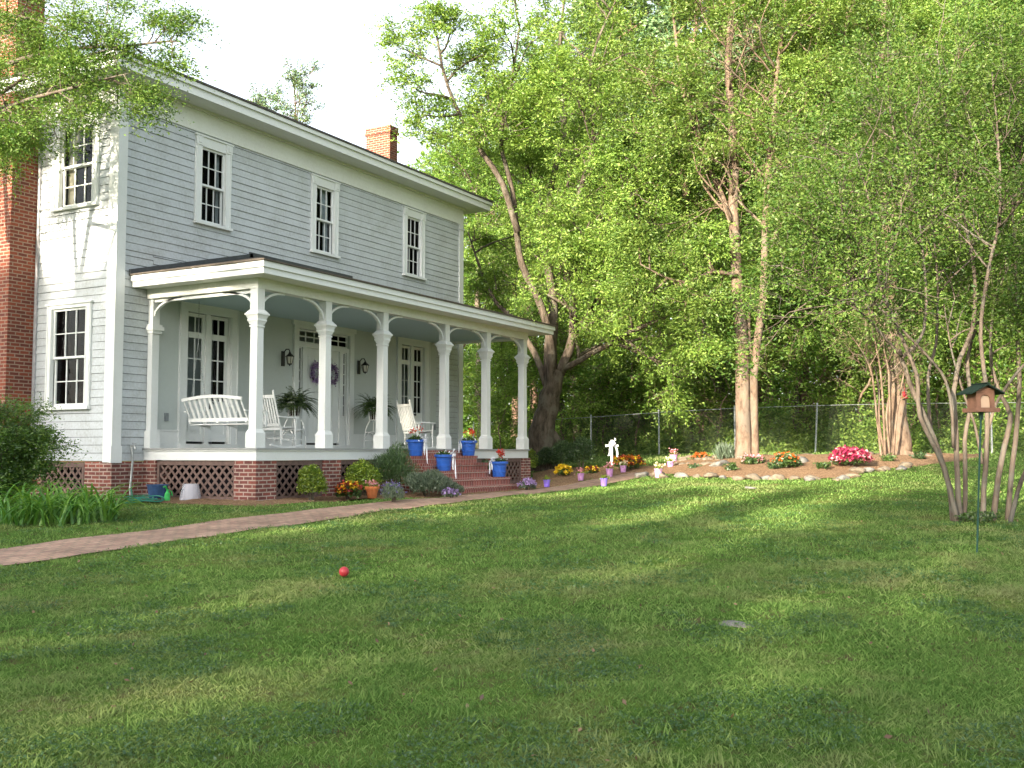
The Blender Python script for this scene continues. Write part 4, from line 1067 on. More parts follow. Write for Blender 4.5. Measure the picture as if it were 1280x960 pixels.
# ------------------------------------------------------------------ shrubs and flowers by the house
def bush(name, c, rad, n, size, mat, label, cat='shrub', group=None, up=None, aspect=.45, flowers=None, lump=.25, seed=None, flat=.3, stems=10, base=None, shell=.5):
    rg = np.random.default_rng(seed if seed is not None else int(abs(c[0]*131+c[1]*57)))
    zb = gz(c[0], c[1]) if base is None else base
    r = thing(name, (c[0], c[1], zb), label, cat, group)
    S = MB()
    for k in range(stems):
        a = rg.uniform(0, 6.28); q = rg.uniform(.3, .8)
        S.tube([(c[0]+.03*math.cos(a), c[1]+.03*math.sin(a), zb-.03), (c[0]+rad[0]*.4*q*math.cos(a), c[1]+rad[1]*.4*q*math.sin(a), zb+rad[2]*.7), (c[0]+rad[0]*q*math.cos(a), c[1]+rad[1]*q*math.sin(a), zb+rad[2]*1.5)], [.012,.008,.003], 4)
    S.build('stems', M['bark_oak'], r)
    d = rg.normal(size=(n,3)); d /= np.linalg.norm(d, axis=1, keepdims=True); d[:,2] = np.where(d[:,2] < -.55, -d[:,2], d[:,2])
    lm = rg.normal(size=(9,3)); lm /= np.linalg.norm(lm, axis=1, keepdims=True); amp = 1+lump*(np.clip((d@lm.T), 0, 1)**6).max(1)-lump*.5
    rr_ = (shell+(1-shell)*rg.random(n))*amp*(1+rg.normal(size=n)*.05)
    P = np.array([c[0], c[1], zb+rad[2]])+d*rr_[:,None]*np.array(rad)
    keep = P[:,2] > gza(P[:,0], P[:,1])+.01 if base is None else P[:,2] > zb; P = P[keep]; d = d[keep]
    u = None
    if up is not None: u = d*.5+np.array([0,0,up])
    leaves('foliage', P, size*rg.uniform(.6,1.3,len(P)), mat, r, aspect=aspect, flat=flat, rg=rg, up=u)
    if flowers:
        for nm, fm, cnt, fs in flowers:
            i = rg.choice(len(P), cnt); top = P[i]+d[i]*.04+np.array([0,0,.02]); top = top[d[i][:,2] > -.1]
            Q = np.repeat(top, 5, 0)+rg.normal(size=(len(top)*5,3))*fs*.35; leaves(nm, Q, fs, fm, r, aspect=.85, flat=1.0)
    return r
b_at = lambda px, py: hit(px, py)
bush('round_bush', (15.4, 12.98), (.29,.29,.34), 5200, .045, M['yellow_shrub'], 'small round yellow-green bush in front of the porch lattice', flat=.2, aspect=.6)
bush('boxwood_bush', (16.98, 12.98), (.38,.35,.36), 5200, .05, M['yellow_shrub'], 'bright green bush left of the tall rosemary by the porch', aspect=.55)
bush('rosemary_bush', (17.75, 12.8), (.55,.45,.52), 9000, .075, M['rosemary'], 'tall dark rosemary bush against the porch left of the steps', up=1.0, aspect=.14, lump=.5)
bush('sage_bush', (17.95, 12.08), (.58,.42,.27), 6500, .075, M['sage'], 'wide grey-green sage bush left of the brick steps', up=.8, aspect=.25, lump=.5)
bush('grey_green_bush', (18.5, 11.86), (.3,.22,.15), 3600, .06, M['sage'], 'low bluish green bush right against the lowest brick step', up=.7, aspect=.22, lump=.4)
p = b_at(498, 629); bush('lavender_plant', (p[0], p[1]+.12), (.24,.22,.18), 2200, .07, M['sage'], 'small lavender plant with violet spikes in front of the sage', up=1.2, aspect=.16, flowers=[('flowers', M['p_lav'], 70, .035)])
p = b_at(440, 626); bush('pansy_clump', (p[0], p[1]+.1), (.28,.22,.16), 1500, .06, M['shrub'], 'clump of yellow and rust pansies beside the terracotta pot', 'flowers', aspect=.7, flowers=[('yellow_flowers', M['p_yellow'], 50, .06), ('rust_flowers', M['p_orange'], 60, .06), ('dark_flowers', M['p_maroon'], 70, .06)])
p = b_at(551, 634-10); bush('trailing_flowers', (p[0]+.35, p[1]-.02), (.2,.14,.07), 500, .05, M['sage'], 'pale violet trailing flowers at the left foot of the steps', 'flowers', flowers=[('flowers', M['p_violet'], 40, .05)])
p = b_at(664, 613); bush('violet_flowers', (p[0], p[1]+.1), (.26,.2,.11), 900, .055, M['sage'], 'clump of violet flowers at the right foot of the steps', 'flowers', flowers=[('flowers', M['p_violet'], 90, .055)])
p = b_at(640, 606); bush('blue_green_bush', (p[0]+.3, p[1]+.35), (.45,.35,.26), 3600, .07, M['sage'], 'low blue-green bush right of the brick steps', up=.9, aspect=.22)
bush('step_side_bush', (21.85, 13.05), (.28,.25,.36), 2600, .06, M['rosemary'], 'narrow dark bush between the steps and the porch skirt', up=1.0, aspect=.18)
p = b_at(663, 597); bush('yellow_green_bush', (p[0]+.3, p[1]+.3), (.33,.33,.42), 4500, .05, M['yellow_shrub'], 'upright yellow-green bush at the right end of the porch', aspect=.55)
for (px, py, w_, h_, lab) in ((684,590,.35,.34,'dark green bush at the foot of the big oak'), (704,590,.42,.42,'dark green bush just right of the big oak trunk'), (727,589,.42,.46,'dark green bush between the oak and the white cross')):
    p = b_at(px, py); bush('dark_bush', (p[0]+.2, p[1]+.1), (w_,w_,h_), 5200, .055, M['rosemary'], lab, 'shrub', 'dark bushes below the oak', aspect=.4)
p = b_at(704, 598); bush('yellow_flowers', (p[0], p[1]), (.22,.2,.16), 700, .06, M['shrub'], 'clump of bright yellow flowers on the sunlit mulch', 'flowers', flowers=[('flowers', M['p_yellow'], 130, .075)])
p = b_at(740, 594); bush('small_yellow_flowers', (p[0], p[1]), (.26,.18,.09), 500, .05, M['shrub'], 'low yellow and maroon flowers between two pails', 'flowers', flowers=[('flowers', M['p_yellow'], 40, .05), ('dark_flowers', M['p_maroon'], 35, .05)])
p = b_at(793, 589); bush('orange_flowers', (p[0]+.05, p[1]+.2), (.44,.36,.19), 1600, .06, M['shrub'], 'mound of yellow, orange and maroon flowers right of the white cross', 'flowers', flowers=[('yellow_flowers', M['p_yellow'], 80, .065), ('orange_flowers', M['p_orange'], 150, .065), ('maroon_flowers', M['p_maroon'], 90, .065)])
p = b_at(907, 577); bush('spiky_plant', (p[0], p[1]), (.34,.28,.2), 420, .32, M['sage'], 'spiky silver-green plant left of the pale double tree trunk', 'plant', up=1.1, aspect=.07, lump=.1, stems=3)
p = b_at(1080, 587); bush('azalea', (p[0]+.05, p[1]+.3), (.5,.42,.22), 2200, .055, M['shrub'], 'low azalea in full magenta bloom at the rock edging', 'shrub', flowers=[('flowers', M['p_mag'], 420, .075), ('pale_flowers', M['p_pink'], 90, .075)])
p = b_at(990, 589); bush('rusty_plant', (p[0], p[1]+.1), (.42,.3,.2), 1500, .08, M['shrub'], 'green plant with rust-red tips in the rock-edged bed', 'plant', aspect=.5, flowers=[('red_tips', M['p_orange'], 70, .055)])
p = b_at(945, 584); bush('pink_flowers', (p[0]+.0, p[1]+.05), (.4,.28,.14), 1100, .06, M['shrub'], 'low pink flowers at the foot of the pale double trunk', 'flowers', flowers=[('flowers', M['p_pink'], 60, .05)])
p = b_at(875, 577); bush('red_flowers', (p[0], p[1]), (.3,.2,.1), 500, .05, M['shrub'], 'small red flowers on the pale rock pile', 'flowers', flowers=[('flowers', M['p_orange'], 60, .05)])
p = b_at(586, 604); 
for i, (px, py) in enumerate(((868,588),(915,592),(968,590),(1028,590),(1052,582),(1110,580),(1150,577))):
    p = b_at(px, py); lab = ('beside the dark boulder','below the spiky plant','left of the rusty plant','right of the rusty plant','behind the azalea','at the foot of the flared trunk','at the far right end of the bed')[i]
    bush('low_plant', (p[0], p[1]), (rng.uniform(.18,.32), .2, rng.uniform(.07,.13)), 420, .07, M['shrub'] if i % 2 else M['rosemary'], 'low straggling green plant in the garden bed '+lab, 'plant', 'low green plants in the garden bed', lump=.8, shell=.2, stems=5)
# big feathery shrub and day lilies on the left
sh = thing('feathery_shrub', (10.55, 15.5, gz(10.55, 15.5)), 'large feathery green shrub in front of the brick chimney at the left edge', 'shrub')
W = Wood(np.random.default_rng(5)); g0 = gz(10.55, 15.5)
for k in range(46):
    a = W.rg.uniform(0, 6.28); el = W.rg.uniform(.7, 1.45); W.grow((10.55+.4*math.cos(a)*W.rg.random(), 15.5+.4*math.sin(a)*W.rg.random(), g0), (math.cos(a)*math.cos(el), math.sin(a)*math.cos(el), math.sin(el)), W.rg.uniform(.95,1.6), .014, 2, wob=.2, up=.12, kids=(5,5), minr=.003, ratio=.4)
V, F = W.wood_mesh(); mesh_obj('stems', V, F, M['bark_oak'], sh)
P = W.leaf_points(80000, .11, 1.0, False); leaves('foliage', P, .055*W.rg.uniform(.6,1.4,len(P)), leaf_mat('feathery_leaf', [(.25,(.03,.085,.01)),(.5,(.07,.16,.015)),(.8,(.14,.23,.03))], nscale=2), sh, aspect=.3, flat=.2, rg=W.rg)
def strap_clump(name, c, n, L, w_, mat, label, spreadr, seed, cat='plant'):
    rg = np.random.default_rng(seed); V = []; F = []; zb = gz(*c)
    for k in range(n):
        a = rg.uniform(0, 6.28); r0 = spreadr*math.sqrt(rg.random()); b_ = rg.uniform(0, 6.28); x, y = c[0]+r0*math.cos(b_), c[1]+r0*math.sin(b_)
        p_ = np.array([x, y, gz(x, y)]); el = rg.uniform(1.0, 1.5); d = np.array([math.cos(a)*math.cos(el), math.sin(a)*math.cos(el), math.sin(el)]); l_ = L*rg.uniform(.6,1.15); sdv = unit(np.cross(d, [0,0,1])); i0 = len(V); m_ = 8
        for i in range(m_+1):
            t_ = i/m_; ww = w_*(1-t_**2.2)*.5+.001; V += [p_-sdv*ww+np.array([0,0,ww*.5]), p_, p_+sdv*ww+np.array([0,0,ww*.5])]
            d = unit(d+np.array([0,0,-.12-.32*t_])+np.array([math.cos(a),math.sin(a),0])*.07); p_ = p_+d*l_/m_
        for i in range(m_):
            q = i0+3*i; F += [(q,q+1,q+4,q+3),(q+1,q+2,q+5,q+4)]
    o = mesh_obj(name, V, F, mat); tag(o, label, cat); return o
strap_clump('day_lily_clump', (10.35, 13.7), 420, .95, .036, M['lily'], 'clump of arching green day lily leaves at the left edge below the feathery shrub', .95, 3)
# garden hose, tub, sprayer, plastic bucket
hx, hy = b_at(186, 629)[:2]; rg = np.random.default_rng(8); pts = []
for i in range(170):
    a = i*.21; r_ = .30+.11*math.sin(i*.13)+.06*math.sin(i*.41); x, y = hx+r_*math.cos(a)*1.25, hy+.12+r_*math.sin(a)*.75; pts.append((x, y, gz(x, y)+.025+.10*abs(math.sin(i*.17+.5*math.sin(i*.05)))*(.4+.6*i/170)))
pts = [(13.88, 16.10, gz(13.9,16.1)+.25), (13.8,15.95,gz(13.8,15.9)+.04)]+pts
m_ = MB(); m_.tube(pts, .011, 6); tag(m_.build('garden_hose', M['hose'], smooth=True), 'coiled green garden hose on the ground under the spigot', 'garden hose')
x, y = 13.98, 15.5; m_ = MB(); m_.lathe([(0,0),(.15,0),(.19,.26),(.21,.26),(.21,.28),(.18,.28),(.15,.03),(0,.03)], (x,y,gz(x,y)+.03), 20); tag(m_.build('tub', M['blue_bucket']), 'dark blue plastic tub behind the coiled hose', 'tub')
x, y = b_at(209, 628)[:2]; z = gz(x,y)+.03; m_ = MB(); m_.lathe([(0,0),(.05,0),(.055,.02),(.05,.12),(.02,.17),(.018,.2),(0,.2)], (x,y,z), 12); m_.tube([(x,y,z+.19),(x-.05,y,z+.26),(x-.12,y-.02,z+.25)], [.015,.02,.012], 7); m_.tube([(x+.02,y,z+.2),(x+.08,y-.02,z+.16),(x+.1,y-.02,z+.08)], .009, 6); tag(m_.build('spray_bottle', M['green_plastic']), 'bright green garden sprayer beside the coiled hose', 'sprayer')
x, y = b_at(238, 627)[:2]; z = gz(x,y)+.03; m_ = MB(); m_.lathe([(.21,0),(.2,.01),(.15,.27),(.14,.3),(0,.305)], (x,y,z), 24); m_.lathe([(.195,.005),(.145,.28),(0,.285)], (x,y,z), 24); tag(m_.build('plastic_bucket', M['clear']), 'clear plastic bucket upside down in front of the lattice', 'bucket')
# rocks
def rock(name, x, y, s, mat, label, group=None, seed=0, zoff=0.0, flat=.7):
    rg = np.random.default_rng(seed); import bmesh
    bm = bmesh.new(); bmesh.ops.create_icosphere(bm, subdivisions=3, radius=1.0); v = np.array([q.co[:] for q in bm.verts]); D = rg.normal(size=(9,3)); D /= np.linalg.norm(D, axis=1, keepdims=True); c_ = rg.uniform(.5,.85,9)
    for k in range(9):
        h = v@D[k]; over = np.clip(h-c_[k], 0, None); v -= over[:,None]*D[k]*.85
    v *= (1+.04*np.sin(v[:,:1]*9+seed)*np.sin(v[:,1:2]*8))*(1+.05*np.sin(v[:,2:3]*14+v[:,:1]*7)); v *= np.array(s)*np.array([1,1,flat])
    a = rg.uniform(0, 6.28); c, s_ = math.cos(a), math.sin(a); v = v@np.array([[c,-s_,0],[s_,c,0],[0,0,1]]).T
    F = [tuple(q.index for q in f.verts) for f in bm.faces]; bm.free()
    z = gz(x, y)+zoff; o = mesh_obj(name, v+np.array([x,y,z+s[2]*flat*.45]), F, mat, smooth=True); tag(o, label, 'rock', group); return o
EG = [(800,597),(815,597),(832,597.5),(850,597),(868,597.5),(885,598),(903,599),(921,600.5),(940,600),(958,599.5),(975,600),(992,600),(1008,601),(1024,600),(1040,601),(1056,600),(1068,597),(1072,591.5),(1082,590),(1094,589),(1108,588),(1122,586.5),(1136,584)]
for i, (px, py) in enumerate(EG):
    p = hit(px, py); s = rng.uniform(.08,.19)
    if i > 18: s *= 1.1
    rock('edging_rock', p[0]+rng.normal()*.05, p[1]+rng.normal()*.05, (s*1.25, s, s*.8), M['rock'] if i % 3 else M['rock_grey'], 'rounded field stone in the row along the lawn side of the garden bed', 'edging stones of the garden bed', i+40)
k = 0
for px in range(846, 902, 8):
    for py in (584, 578.5, 574.5):
        k += 1; p = hit(px+rng.uniform(-3,3)+(584-py)*.9, py+rng.uniform(-1,1)); s = rng.uniform(.09,.16); rock('pile_rock', p[0], p[1], (s*1.3,s,s), M['rock'], 'pale stone in the low heap at the left end of the garden bed', 'pale stones heaped in the bed', 100+k)
for i, (px, py, s) in enumerate([(958,572.5,.3),(975,572,.35),(1012,571.5,.34),(1030,571.5,.3),(1070,571,.3),(1085,571,.42),(1100,571,.35),(1160,573,.3)]):
    p = hit(px, py); rock('back_rock', p[0], p[1], (s*.9,s*.5,s*.35), M['rock'], 'flat pale stone on the far side of the garden bed', 'flat stones behind the bed', 200+i)
p = hit(487, 619); rock('grey_stone', p[0], p[1]+.1, (.24,.2,.19), M['rock_grey'], 'grey stone between the terracotta pot and the lavender', None, 7)
p = hit(938, 611); rock('flat_stone', p[0], p[1], (.16,.12,.05), M['rock_grey'], 'small pale stone lying alone on the lawn below the garden bed', None, 9)
p = hit(812, 583.5-.5); 
p = hit(905, 585); rock('dark_boulder', p[0], p[1]+.1, (.36,.28,.2), M['rock_grey'], 'larger dark stone inside the bed left of the double trunk', None, 12)
p = hit(1000, 586); rock('bed_boulder', hit(995,580)[0], hit(995,580)[1], (.42,.3,.2), M['rock_grey'], 'dark stone in the bed behind the rusty plant', None, 13)
# bare limestone patch in the lawn: thin flat slab
p = hit(922, 781); rock('flat_slab', p[0], p[1], (.17,.13,.03), M['rock_grey'], 'thin grey stone flush with the grass in the front lawn', None, 21, -.012)
# red ball
p = hit(430, 723); import bmesh
bm = bmesh.new(); bmesh.ops.create_uvsphere(bm, u_segments=32, v_segments=20, radius=.05); me = bpy.data.meshes.new('ball'); bm.to_mesh(me); bm.free(); me.materials.append(M['red'])
for f in me.polygons: f.use_smooth = True
o = bpy.data.objects.new('ball', me); o.location = (p[0], p[1], gz(p[0], p[1])+.06); col.objects.link(o); tag(o, 'small red ball lying on the lawn', 'ball')
# white cross with ribbon
p = hit(765, 585); x, y = p[0], p[1]; z = gz(x, y); cr = thing('garden_cross', (x, y, z), 'white wooden cross with a white bow standing on the mulch', 'cross')
ax = np.array([RT[0], RT[1], 0]); m_ = MB(); m_.bar((x,y,z-.05), (x,y,z+.78), .055, .05, (1,0,0)); m_.bar(np.array([x,y,z+.62])-ax*.18, np.array([x,y,z+.62])+ax*.18, .05, .055); m_.build('post', M['white_paint'], cr)
P = np.array([x-.03,y-.04,z+.68])+rng.normal(size=(60,3))*[.06,.03,.06]; leaves('bow', P, .10, M['ribbon'], cr, aspect=.6)
m_ = MB()
for sg, L in ((-1,.28),(1,.5)):
    V = []
    for i in range(7):
        q = np.array([x,y-.05,z+.62])+ax*sg*(.05+.1*i/6+.02*math.sin(i))+np.array([0,0,-L*i/6]); V += [q-ax*.025, q+ax*.025]
    m_.add(V, [(2*i,2*i+1,2*i+3,2*i+2) for i in range(6)])
m_.build('ribbon', M['ribbon'], cr)
# bird feeder
bx, by = at(1217, 565, 11.4)[:2]; g0 = gz(bx, by); z1 = .60
bf = thing('bird_feeder', (bx, by, g0), 'wooden bird feeder with dark green roof on a thin green pole in the lawn', 'bird feeder')
tx, ty = at(1226, 500, 11.4)[:2]
m_ = MB(); m_.tube([(bx,by,g0-.1),(bx+(tx-bx)*.5,by+(ty-by)*.5,(g0+.45)/2),(tx,ty,.45)], .0105, 8); m_.lathe([(.022,0),(.022,.08)], (tx,ty,.36), 8); m_.build('pole', M['green_metal'], bf)
an = YAW-R(80); ca_, sa_ = math.cos(an), math.sin(an)
def rotp(m2):
    m2.v = [(tx+(a)*ca_-(b_)*sa_, ty+(a)*sa_+(b_)*ca_, c_) for a, b_, c_ in m2.v]; return m2
zb = .44
m_ = MB(); m_.box(-.13,.13,-.12,.12,zb,zb+.018); 
for s in (-1,1): m_.box(-.14,.14,s*.12-.008,s*.12+.008,zb-.006,zb+.04); m_.box(s*.13-.008,s*.13+.008,-.111,.111,zb-.006,zb+.038)
rotp(m_).build('tray', M['wood'], bf)
m_ = MB()
for s in (-1,1):
    m_.box(s*.10-.008, s*.10+.008, -.085, .085, zb+.02, zb+.235); m_.prism([(-.10,zb+.201),(.10,zb+.201),(.10,zb+.23),(0,zb+.28),(-.10,zb+.23)], 1, s*.078-.006, s*.078+.006)
    # front frame with an arched opening
    nA = 10; outer = []; yy = s*.078
    arc = [(.055*math.cos(math.pi*i/nA), zb+.13+.05*math.sin(math.pi*i/nA)) for i in range(nA+1)]
    m_.box(-.092,-.056,yy-.006,yy+.006,zb+.02,zb+.2); m_.box(.056,.092,yy-.006,yy+.006,zb+.02,zb+.2)
    for i in range(nA):
        (a, c), (b2, d) = arc[i], arc[i+1]; m_.hexa([(a,yy-.006,c),(b2,yy-.006,d),(b2,yy+.006,d),(a,yy+.006,c),(a,yy-.006,zb+.2),(b2,yy-.006,zb+.2),(b2,yy+.006,zb+.2),(a,yy+.006,zb+.2)])
rotp(m_).build('body', M['wood'], bf)
m_ = MB(); m_.box(-.09,.09,-.068,.068,zb+.02,zb+.17); rotp(m_).build('seed_window', M['seed'], bf)
m_ = MB()
for s in (-1,1): m_.hexa([(0,-.14,zb+.285),(0,.14,zb+.285),(s*.20,.14,zb+.185),(s*.20,-.14,zb+.185),(0,-.14,zb+.303),(0,.14,zb+.303),(s*.20,.14,zb+.200),(s*.20,-.14,zb+.200)])
m_.box(-.02,.02,-.145,.145,zb+.302,zb+.312); rotp(m_).build('roof', M['green_roof'], bf)
# ------------------------------------------------------------------ chain-link fence
FP = [(592,41.6),(662,40.3),(739,39),(824,36.6),(919,34.2),(1019,32.6),(1125,31.2),(1240,30.4),(1362,29.6)]
fe = None; tops = []
for i, (px, dp) in enumerate(FP):
    b_ = atg(px, dp); tops.append(b_)
fe = thing('chain_link_fence', tuple(tops[0]), 'chain-link wire fence with thin steel posts along the edge of the woods', 'fence')
FH = 1.5
for i, b_ in enumerate(tops):
    m_ = MB(); dx = RT*.06 if i == 5 else RT*0
    m_.tube([tuple(b_-np.array([0,0,.1])), tuple(b_+np.array([0,0,FH+.03])+dx*1.5)], .03, 8); m_.lathe([(.034,0),(.03,.03),(0,.045)], tuple(b_+np.array([0,0,FH+.03])+dx*1.5), 8); m_.build('post', M['zinc'], fe)
for a, b_ in zip(tops[:-1], tops[1:]):
    m_ = MB(); m_.tube([tuple(a+np.array([0,0,FH-.02])), tuple(b_+np.array([0,0,FH-.02]))], .008, 6); m_.build('top_rail', M['zinc'], fe)
    Lh = np.linalg.norm((b_-a)[:2]); m_ = MB(); sp = .085; k = -FH
    while k < Lh:
        for sg in (0, 1):
            s0, s1 = max(k, 0), min(k+FH, Lh)
            if s1-s0 < .05: continue
            h0, h1 = s0-k, s1-k
            if sg: h0, h1 = FH-h0, FH-h1
            p0 = a+(b_-a)*s0/Lh+np.array([0,0,h0]); p1 = a+(b_-a)*s1/Lh+np.array([0,0,h1]); 
            V, F_ = tube_arrays(np.array([p0, p1]), .0024, 3, False); m_.add(V, F_)
        k += sp
    m_.build('wire_mesh', M['chain'], fe)
# ------------------------------------------------------------------ grass
def rel(P):
    fd_ = P[:,0]*math.cos(YAW)+P[:,1]*math.sin(YAW); lt = P[:,0]*RT[0]+P[:,1]*RT[1]; return fd_, lt
PR_ = np.vstack([offs(PC2, PH2-.05), offs(PC2, -PH2+.05)[::-1]])+rng.normal(size=(120,2))*.03
excl = [PR_, bed_house, bed_tree]
def lawn_mask(x, y, soft=True):
    ok = np.ones(len(x), bool)
    for q in excl: ok &= ~inside(x, y, q)
    ok &= ~((x > XL-.05) & (y > PY-.1) & (x < 26)); ok &= ~((x > 12.8) & (y > 18.4) & (x < 26))
    ok &= ~((x > 14.2) & (x < 25) & (y > 12.6) & (y < 17))
    fd_ = x*math.cos(YAW)+y*math.sin(YAW); lt = x*RT[0]+y*RT[1]; l_ = np.interp(lt, fpx, fdx); ok &= fd_ < l_+1.5
    return ok
def blades(name, d0, d1, dens, h, w_, rg, lean=.5):
    area = (d1-d0)*(d0+d1)/2*1.04; n = int(area*dens)
    fd_ = np.sqrt(rg.random(n)*(d1**2-d0**2)+d0**2); lt = fd_*rg.uniform(-.53,.53,n)
    x = fd_*math.cos(YAW)+lt*RT[0]; y = fd_*math.sin(YAW)+lt*RT[1]
    cl = np.sin(x*3.1+1.3*np.sin(y*2.3))*np.sin(y*2.7+1.1*np.sin(x*1.9)) ; cl2 = np.sin(x*.9+2)*np.sin(y*1.1+.5*np.sin(x))
    ok = lawn_mask(x, y) & (rg.random(n) < (.74+.2*cl+.12*cl2)); x, y = x[ok], y[ok]; cl = cl[ok]; n = len(x); z = gza(x, y)-.004
    a = rg.uniform(0, 2*np.pi, n); hh = h*rg.uniform(.45,1.25,n)*(1+.15*cl); ww = w_*rg.uniform(.6,1.3,n)
    dx, dy = np.cos(a), np.sin(a); b = rg.uniform(0, 2*np.pi, n); ln = lean*rg.random(n)*hh*1.4; lx, ly = np.cos(b)*ln, np.sin(b)*ln
    V = np.empty((n,4,3)); V[:,0] = np.stack([x-dx*ww/2, y-dy*ww/2, z],1); V[:,1] = np.stack([x+dx*ww/2, y+dy*ww/2, z],1)
    V[:,2] = np.stack([x+dx*ww*.35+lx*.4, y+dy*ww*.35+ly*.4, z+hh*.62],1); V[:,3] = np.stack([x+lx, y+ly, z+hh*.95],1)
    # quad: base-left, base-right, mid, tip  (a bent, pointed blade)
    F = np.arange(4*n, dtype=np.int32).reshape(n,4)
    o = mesh_obj(name, V.reshape(-1,3), F, M['grass']); tag(o, 'short green grass of the lawn', 'grass', kind='stuff'); return o
rg = np.random.default_rng(21)
V = []
blades('grass', 4.3, 7.0, 7500, .029, .004, rg, 1.0)
blades('grass', 7.0, 11.0, 3000, .032, .007, rg, 1.1)
blades('grass', 11.0, 17.0, 1000, .038, .011, rg, 1.1)
blades('grass', 17.0, 26.0, 330, .042, .018, rg, 1.1)
blades('grass', 26.0, 41.0, 90, .07, .03, rg, 1.0)
# clover and broad weeds low in the sward
def clover(n, d0, d1, size):
    fd_ = np.sqrt(rg.random(n)*(d1**2-d0**2)+d0**2); lt = fd_*rg.uniform(-.53,.53,n); x = fd_*math.cos(YAW)+lt*RT[0]; y = fd_*math.sin(YAW)+lt*RT[1]
    m_ = (np.sin(x*2.3+np.sin(y*3.1)*1.4)*np.sin(y*1.9+1+np.sin(x*1.3)) > .15) & lawn_mask(x, y); x, y = x[m_], y[m_]
    k = 9; X = np.repeat(x, k)+rg.normal(size=len(x)*k)*size*1.6; Y = np.repeat(y, k)+rg.normal(size=len(y)*k)*size*1.6; P = np.stack([X, Y, gza(X, Y)+rg.uniform(.015,.04,len(X))], 1)
    o = leaves('clover', P, size*rg.uniform(.6,1.3,len(P)), M['clover'], aspect=.8, flat=2.5); tag(o, 'low clover and broad-leaved weeds in the lawn', 'clover', kind='stuff')
M['clover'] = leaf_mat('clover_leaf', [(.25,(.03,.10,.025)),(.5,(.06,.15,.035)),(.8,(.10,.2,.05))], nscale=2)
clover(9000, 4.3, 9, .016); clover(9000, 9, 18, .024)
fd_ = np.sqrt(rg.random(2600)*(34**2-4.4**2)+4.4**2); lt = fd_*rg.uniform(-.53,.53,2600); x = fd_*math.cos(YAW)+lt*RT[0]; y = fd_*math.sin(YAW)+lt*RT[1]
m_ = lawn_mask(x, y); x, y = x[m_], y[m_]; o = leaves('fallen_leaves', np.stack([x, y, gza(x, y)+.028], 1), .035*rg.uniform(.5,1.3,len(x)), M['dead_leaf'], aspect=.6, flat=2); tag(o, 'scattered dead brown leaves on the lawn', 'fallen leaves', kind='stuff')
# longer tufts missed by the mower
P = []
for k in range(420):
    d = math.sqrt(rg.uniform(4.5**2, 15**2)); l_ = d*rg.uniform(-.52,.52); x0 = d*math.cos(YAW)+l_*RT[0]; y0 = d*math.sin(YAW)+l_*RT[1]
    if not lawn_mask(np.array([x0]), np.array([y0]))[0]: continue
    n_ = 26; P.append(np.stack([x0+rg.normal(size=n_)*.045, y0+rg.normal(size=n_)*.045, np.full(n_, gz(x0, y0)+.03)], 1))
P = np.concatenate(P); V, F = leaf_arrays(P, .085*rg.uniform(.6,1.2,len(P)), .09, .1, rg, up=np.array([0,0,.8])); tag(mesh_obj('grass_tufts', V, F, M['grass']), 'longer tufts of grass standing in the lawn', 'grass', kind='stuff')
# ------------------------------------------------------------------ trees
def sk(pts, dep, dd=0.0):
    n = len(pts); return [at(px, py, dep+dd*i/max(n-1,1)) for i, (px, py) in enumerate(pts)]
# 1. the big leaning oak
rg = np.random.default_rng(31); W = Wood(rg); b0 = atg(678, 31.0)
tr = [b0-np.array([0,0,.2])]+sk([(679,560),(679,530),(687,497),(697,465)], 31)
W.curve(tr, [.56,.42,.35,.30,.22], 12)
W.curve([b0+np.array([.28,-.15,-.1]), at(678,568,31), at(682,540,31)], [.2,.16,.1], 8); W.curve([b0+np.array([-.2,.3,-.1]), at(699,566,31.2), at(690,540,31)], [.22,.18,.1], 8)
l1 = W.curve(sk([(688,500),(689,440),(678,385),(652,330),(646,285),(640,235),(625,170),(640,100),(650,30)], 31, -1.5), [.15,.13,.115,.10,.085,.07,.055,.04,.025], 9)
l2 = W.curve(sk([(690,510),(688,430),(690,370),(682,310),(690,230),(706,150),(700,60),(710,-40)], 31, 1.5), [.24,.19,.15,.12,.10,.075,.055,.03], 9)
l3 = W.curve(sk([(700,468),(716,420),(716,370),(706,330),(722,250),(742,170),(738,80),(770,0)], 31, -2), [.16,.13,.11,.09,.075,.06,.04,.025], 9)
l4 = W.curve(sk([(703,462),(740,442),(782,418),(818,402),(860,382),(890,350)], 31, -4), [.10,.085,.07,.055,.04,.02], 8)
l5 = W.curve(sk([(689,500),(668,440),(640,398),(618,375),(600,335),(585,290)], 31, 2), [.12,.1,.08,.06,.045,.02], 8)
l6 = W.curve(sk([(646,290),(628,230),(590,170),(560,110),(545,40)], 30, -1), [.11,.09,.07,.05,.03], 7)
l7 = W.curve(sk([(716,420),(745,380),(770,330),(800,260),(820,180)], 31, -3), [.13,.1,.08,.06,.03], 7)
kw = dict(wob=.35, up=.04, kids=(4,5), ratio=.6, minr=.008, spread=.9, droop=.06)
for l, t0, n_, L in ((l1,.35,13,2.6),(l2,.35,14,2.9),(l3,.12,17,2.8),(l4,.05,15,2.2),(l5,.35,8,2.0),(l6,.1,12,1.9),(l7,.2,11,2.4)): W.along(l, t0, n_, L, .055, 2, **kw)
near = lambda P: (P[:,0] < 27.4) & (P[:,1] > 13.6) & (P[:,2] < 8.6)      # growth is kept clear of the eaves
W.keep = lambda P: ~near(P)
W.L = [q for q in W.L if not near(q[0]).any() or q[1][0] > .09]; W.A = [q[~near(q)] for q in W.A if (~near(q)).any()]
oak = tree_obj('oak_tree', W, M['bark_oak'], M['leaf_oak'], 190000, .088, b0, label='big leaning dark-trunked oak just past the right end of the porch', sig=.22)
